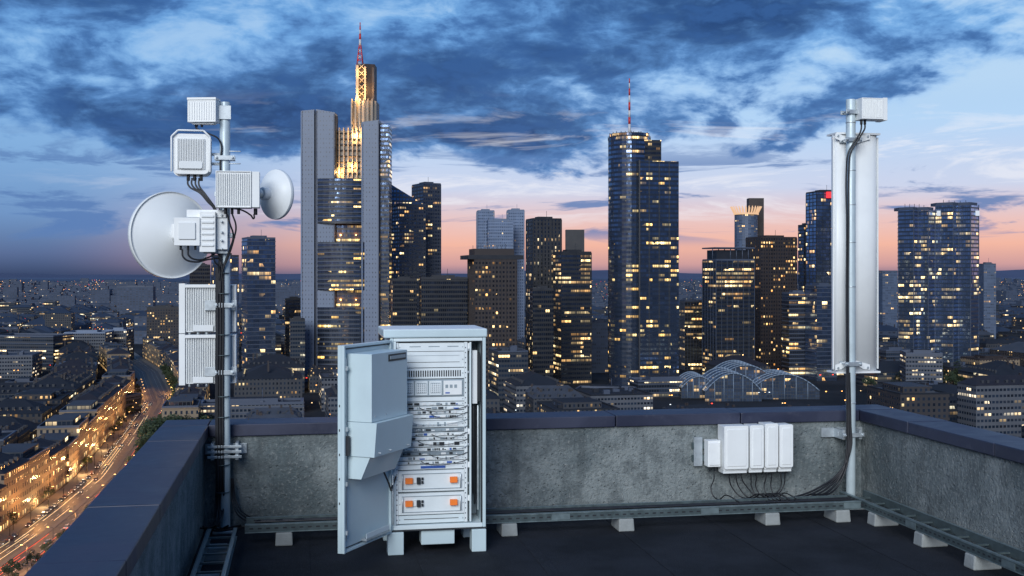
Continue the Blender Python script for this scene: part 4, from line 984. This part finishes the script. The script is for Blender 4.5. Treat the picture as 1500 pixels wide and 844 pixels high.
# --- ground
gm,n,b=newmat('city_ground'); ge=n.n('ShaderNodeNewGeometry').outputs['Position']
dl=n.vm('LENGTH',ge)
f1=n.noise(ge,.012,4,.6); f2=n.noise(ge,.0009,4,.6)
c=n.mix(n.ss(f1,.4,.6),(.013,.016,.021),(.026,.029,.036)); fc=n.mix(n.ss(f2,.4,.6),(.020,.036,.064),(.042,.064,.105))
c=n.mix(n.ss(dl,1500,8000),c,fc); c=n.mix(n.ss(dl,7000,36000),c,(.11,.15,.25))  # ground turns bluer and paler with distance, haze painted into its colour
n.put(b.inputs['Base Color'],c); b.inputs['Roughness'].default_value=.95; b.inputs['Specular IOR Level'].default_value=.1
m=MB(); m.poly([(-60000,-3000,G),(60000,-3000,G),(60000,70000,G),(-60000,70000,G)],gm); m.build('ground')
hm=simple('hazy_hill_forest',(.070,.090,.155),.95,0,.2,.001,spec=.1)  # forest colour with blue distance haze mixed in
m=MB(); prev=None
for k in range(161):
    x_=-14000+k*175*1.0; t_=x_/14000
    h=40+45*math.sin(t_*5+1)+35*math.sin(t_*13)+14*math.sin(t_*41)+max(0,(x_-7000))*.035
    cur=((x_,24000,G),(x_,25000,G+max(15,h)+50),(x_,27000,G))
    if prev:
        m.poly([prev[0],cur[0],cur[1],prev[1]],hm,sm=True); m.poly([prev[1],cur[1],cur[2],prev[2]],hm,sm=True)
    prev=cur
m.build('hills')

# --- trees
leafA=simple('leaves_dark',(.018,.034,.015),.8,0,.35,1.); leafB=simple('leaves_light',(.04,.06,.025),.8,0,.35,1.); bark=simple('bark',(.06,.045,.035),.9)
def treemesh(seed):
    r=random.Random(seed); m=MB(); m.cyl((0,0,0),(0,0,4),.28,bark,r1=.2,n=8)
    tips=[]
    for k in range(8):
        a=k*2.4; t_=Vector((math.cos(a)*r.uniform(1.5,3.3),math.sin(a)*r.uniform(1.5,3.3),r.uniform(5.5,10))); m.cyl((0,0,r.uniform(2.6,4)),t_,.12,bark,r1=.04,n=5); tips.append(t_)
    tips.append(Vector((0,0,10.3)))
    for t_ in tips:
        R_=r.uniform(1.2,2.1)
        for q in range(85):
            v=Vector((r.gauss(0,1),r.gauss(0,1),r.gauss(0,.8))); v=v.normalized()*R_*r.random()**.35; c_=t_+v
            a=Vector((r.gauss(0,1),r.gauss(0,1),r.gauss(0,1))).normalized()*r.uniform(.2,.38); b_=a.orthogonal().normalized()*a.length
            m.poly([c_-a,c_-b_,c_+a,c_+b_],leafA if r.random()<.65 else leafB)
    return m.build('street_tree')
tms=[treemesh(i) for i in range(3)]; used=[False]*3
def addtree(x_,y_,s_):
    k=random.randrange(3)
    if not used[k]: o=tms[k]; used[k]=True
    else: o=bpy.data.objects.new('street_tree',tms[k].data); sc.collection.objects.link(o)
    o.location=(x_,y_,G); o.scale=(s_,)*3; o.rotation_euler[2]=random.uniform(0,6)
for p,t_ in walk(RP,17):
    if p.y<1100:
        nn=Vector((t_.y,-t_.x)); c_=p+nn*14.6; addtree(c_.x,c_.y,random.uniform(.6,.85) if p.y<540 else random.uniform(.95,1.3))
        if random.random()<.25: c_=p-nn*14; addtree(c_.x,c_.y,random.uniform(.5,.7))
for k in range(54):
    yy_=random.uniform(575,665); xr=-196-(yy_-561)*.227; addtree(xr+random.uniform(13,50),yy_,random.uniform(1.2,1.8))
for k in range(46): D=random.uniform(960,1080); addtree(X(random.uniform(1325,1425),D),D,random.uniform(1.1,1.7))
for k in range(40): D=random.uniform(880,1500); addtree(X(random.uniform(1230,1500),D),D,random.uniform(1,1.4))
print('CITY',cnt,len(bpy.data.objects))
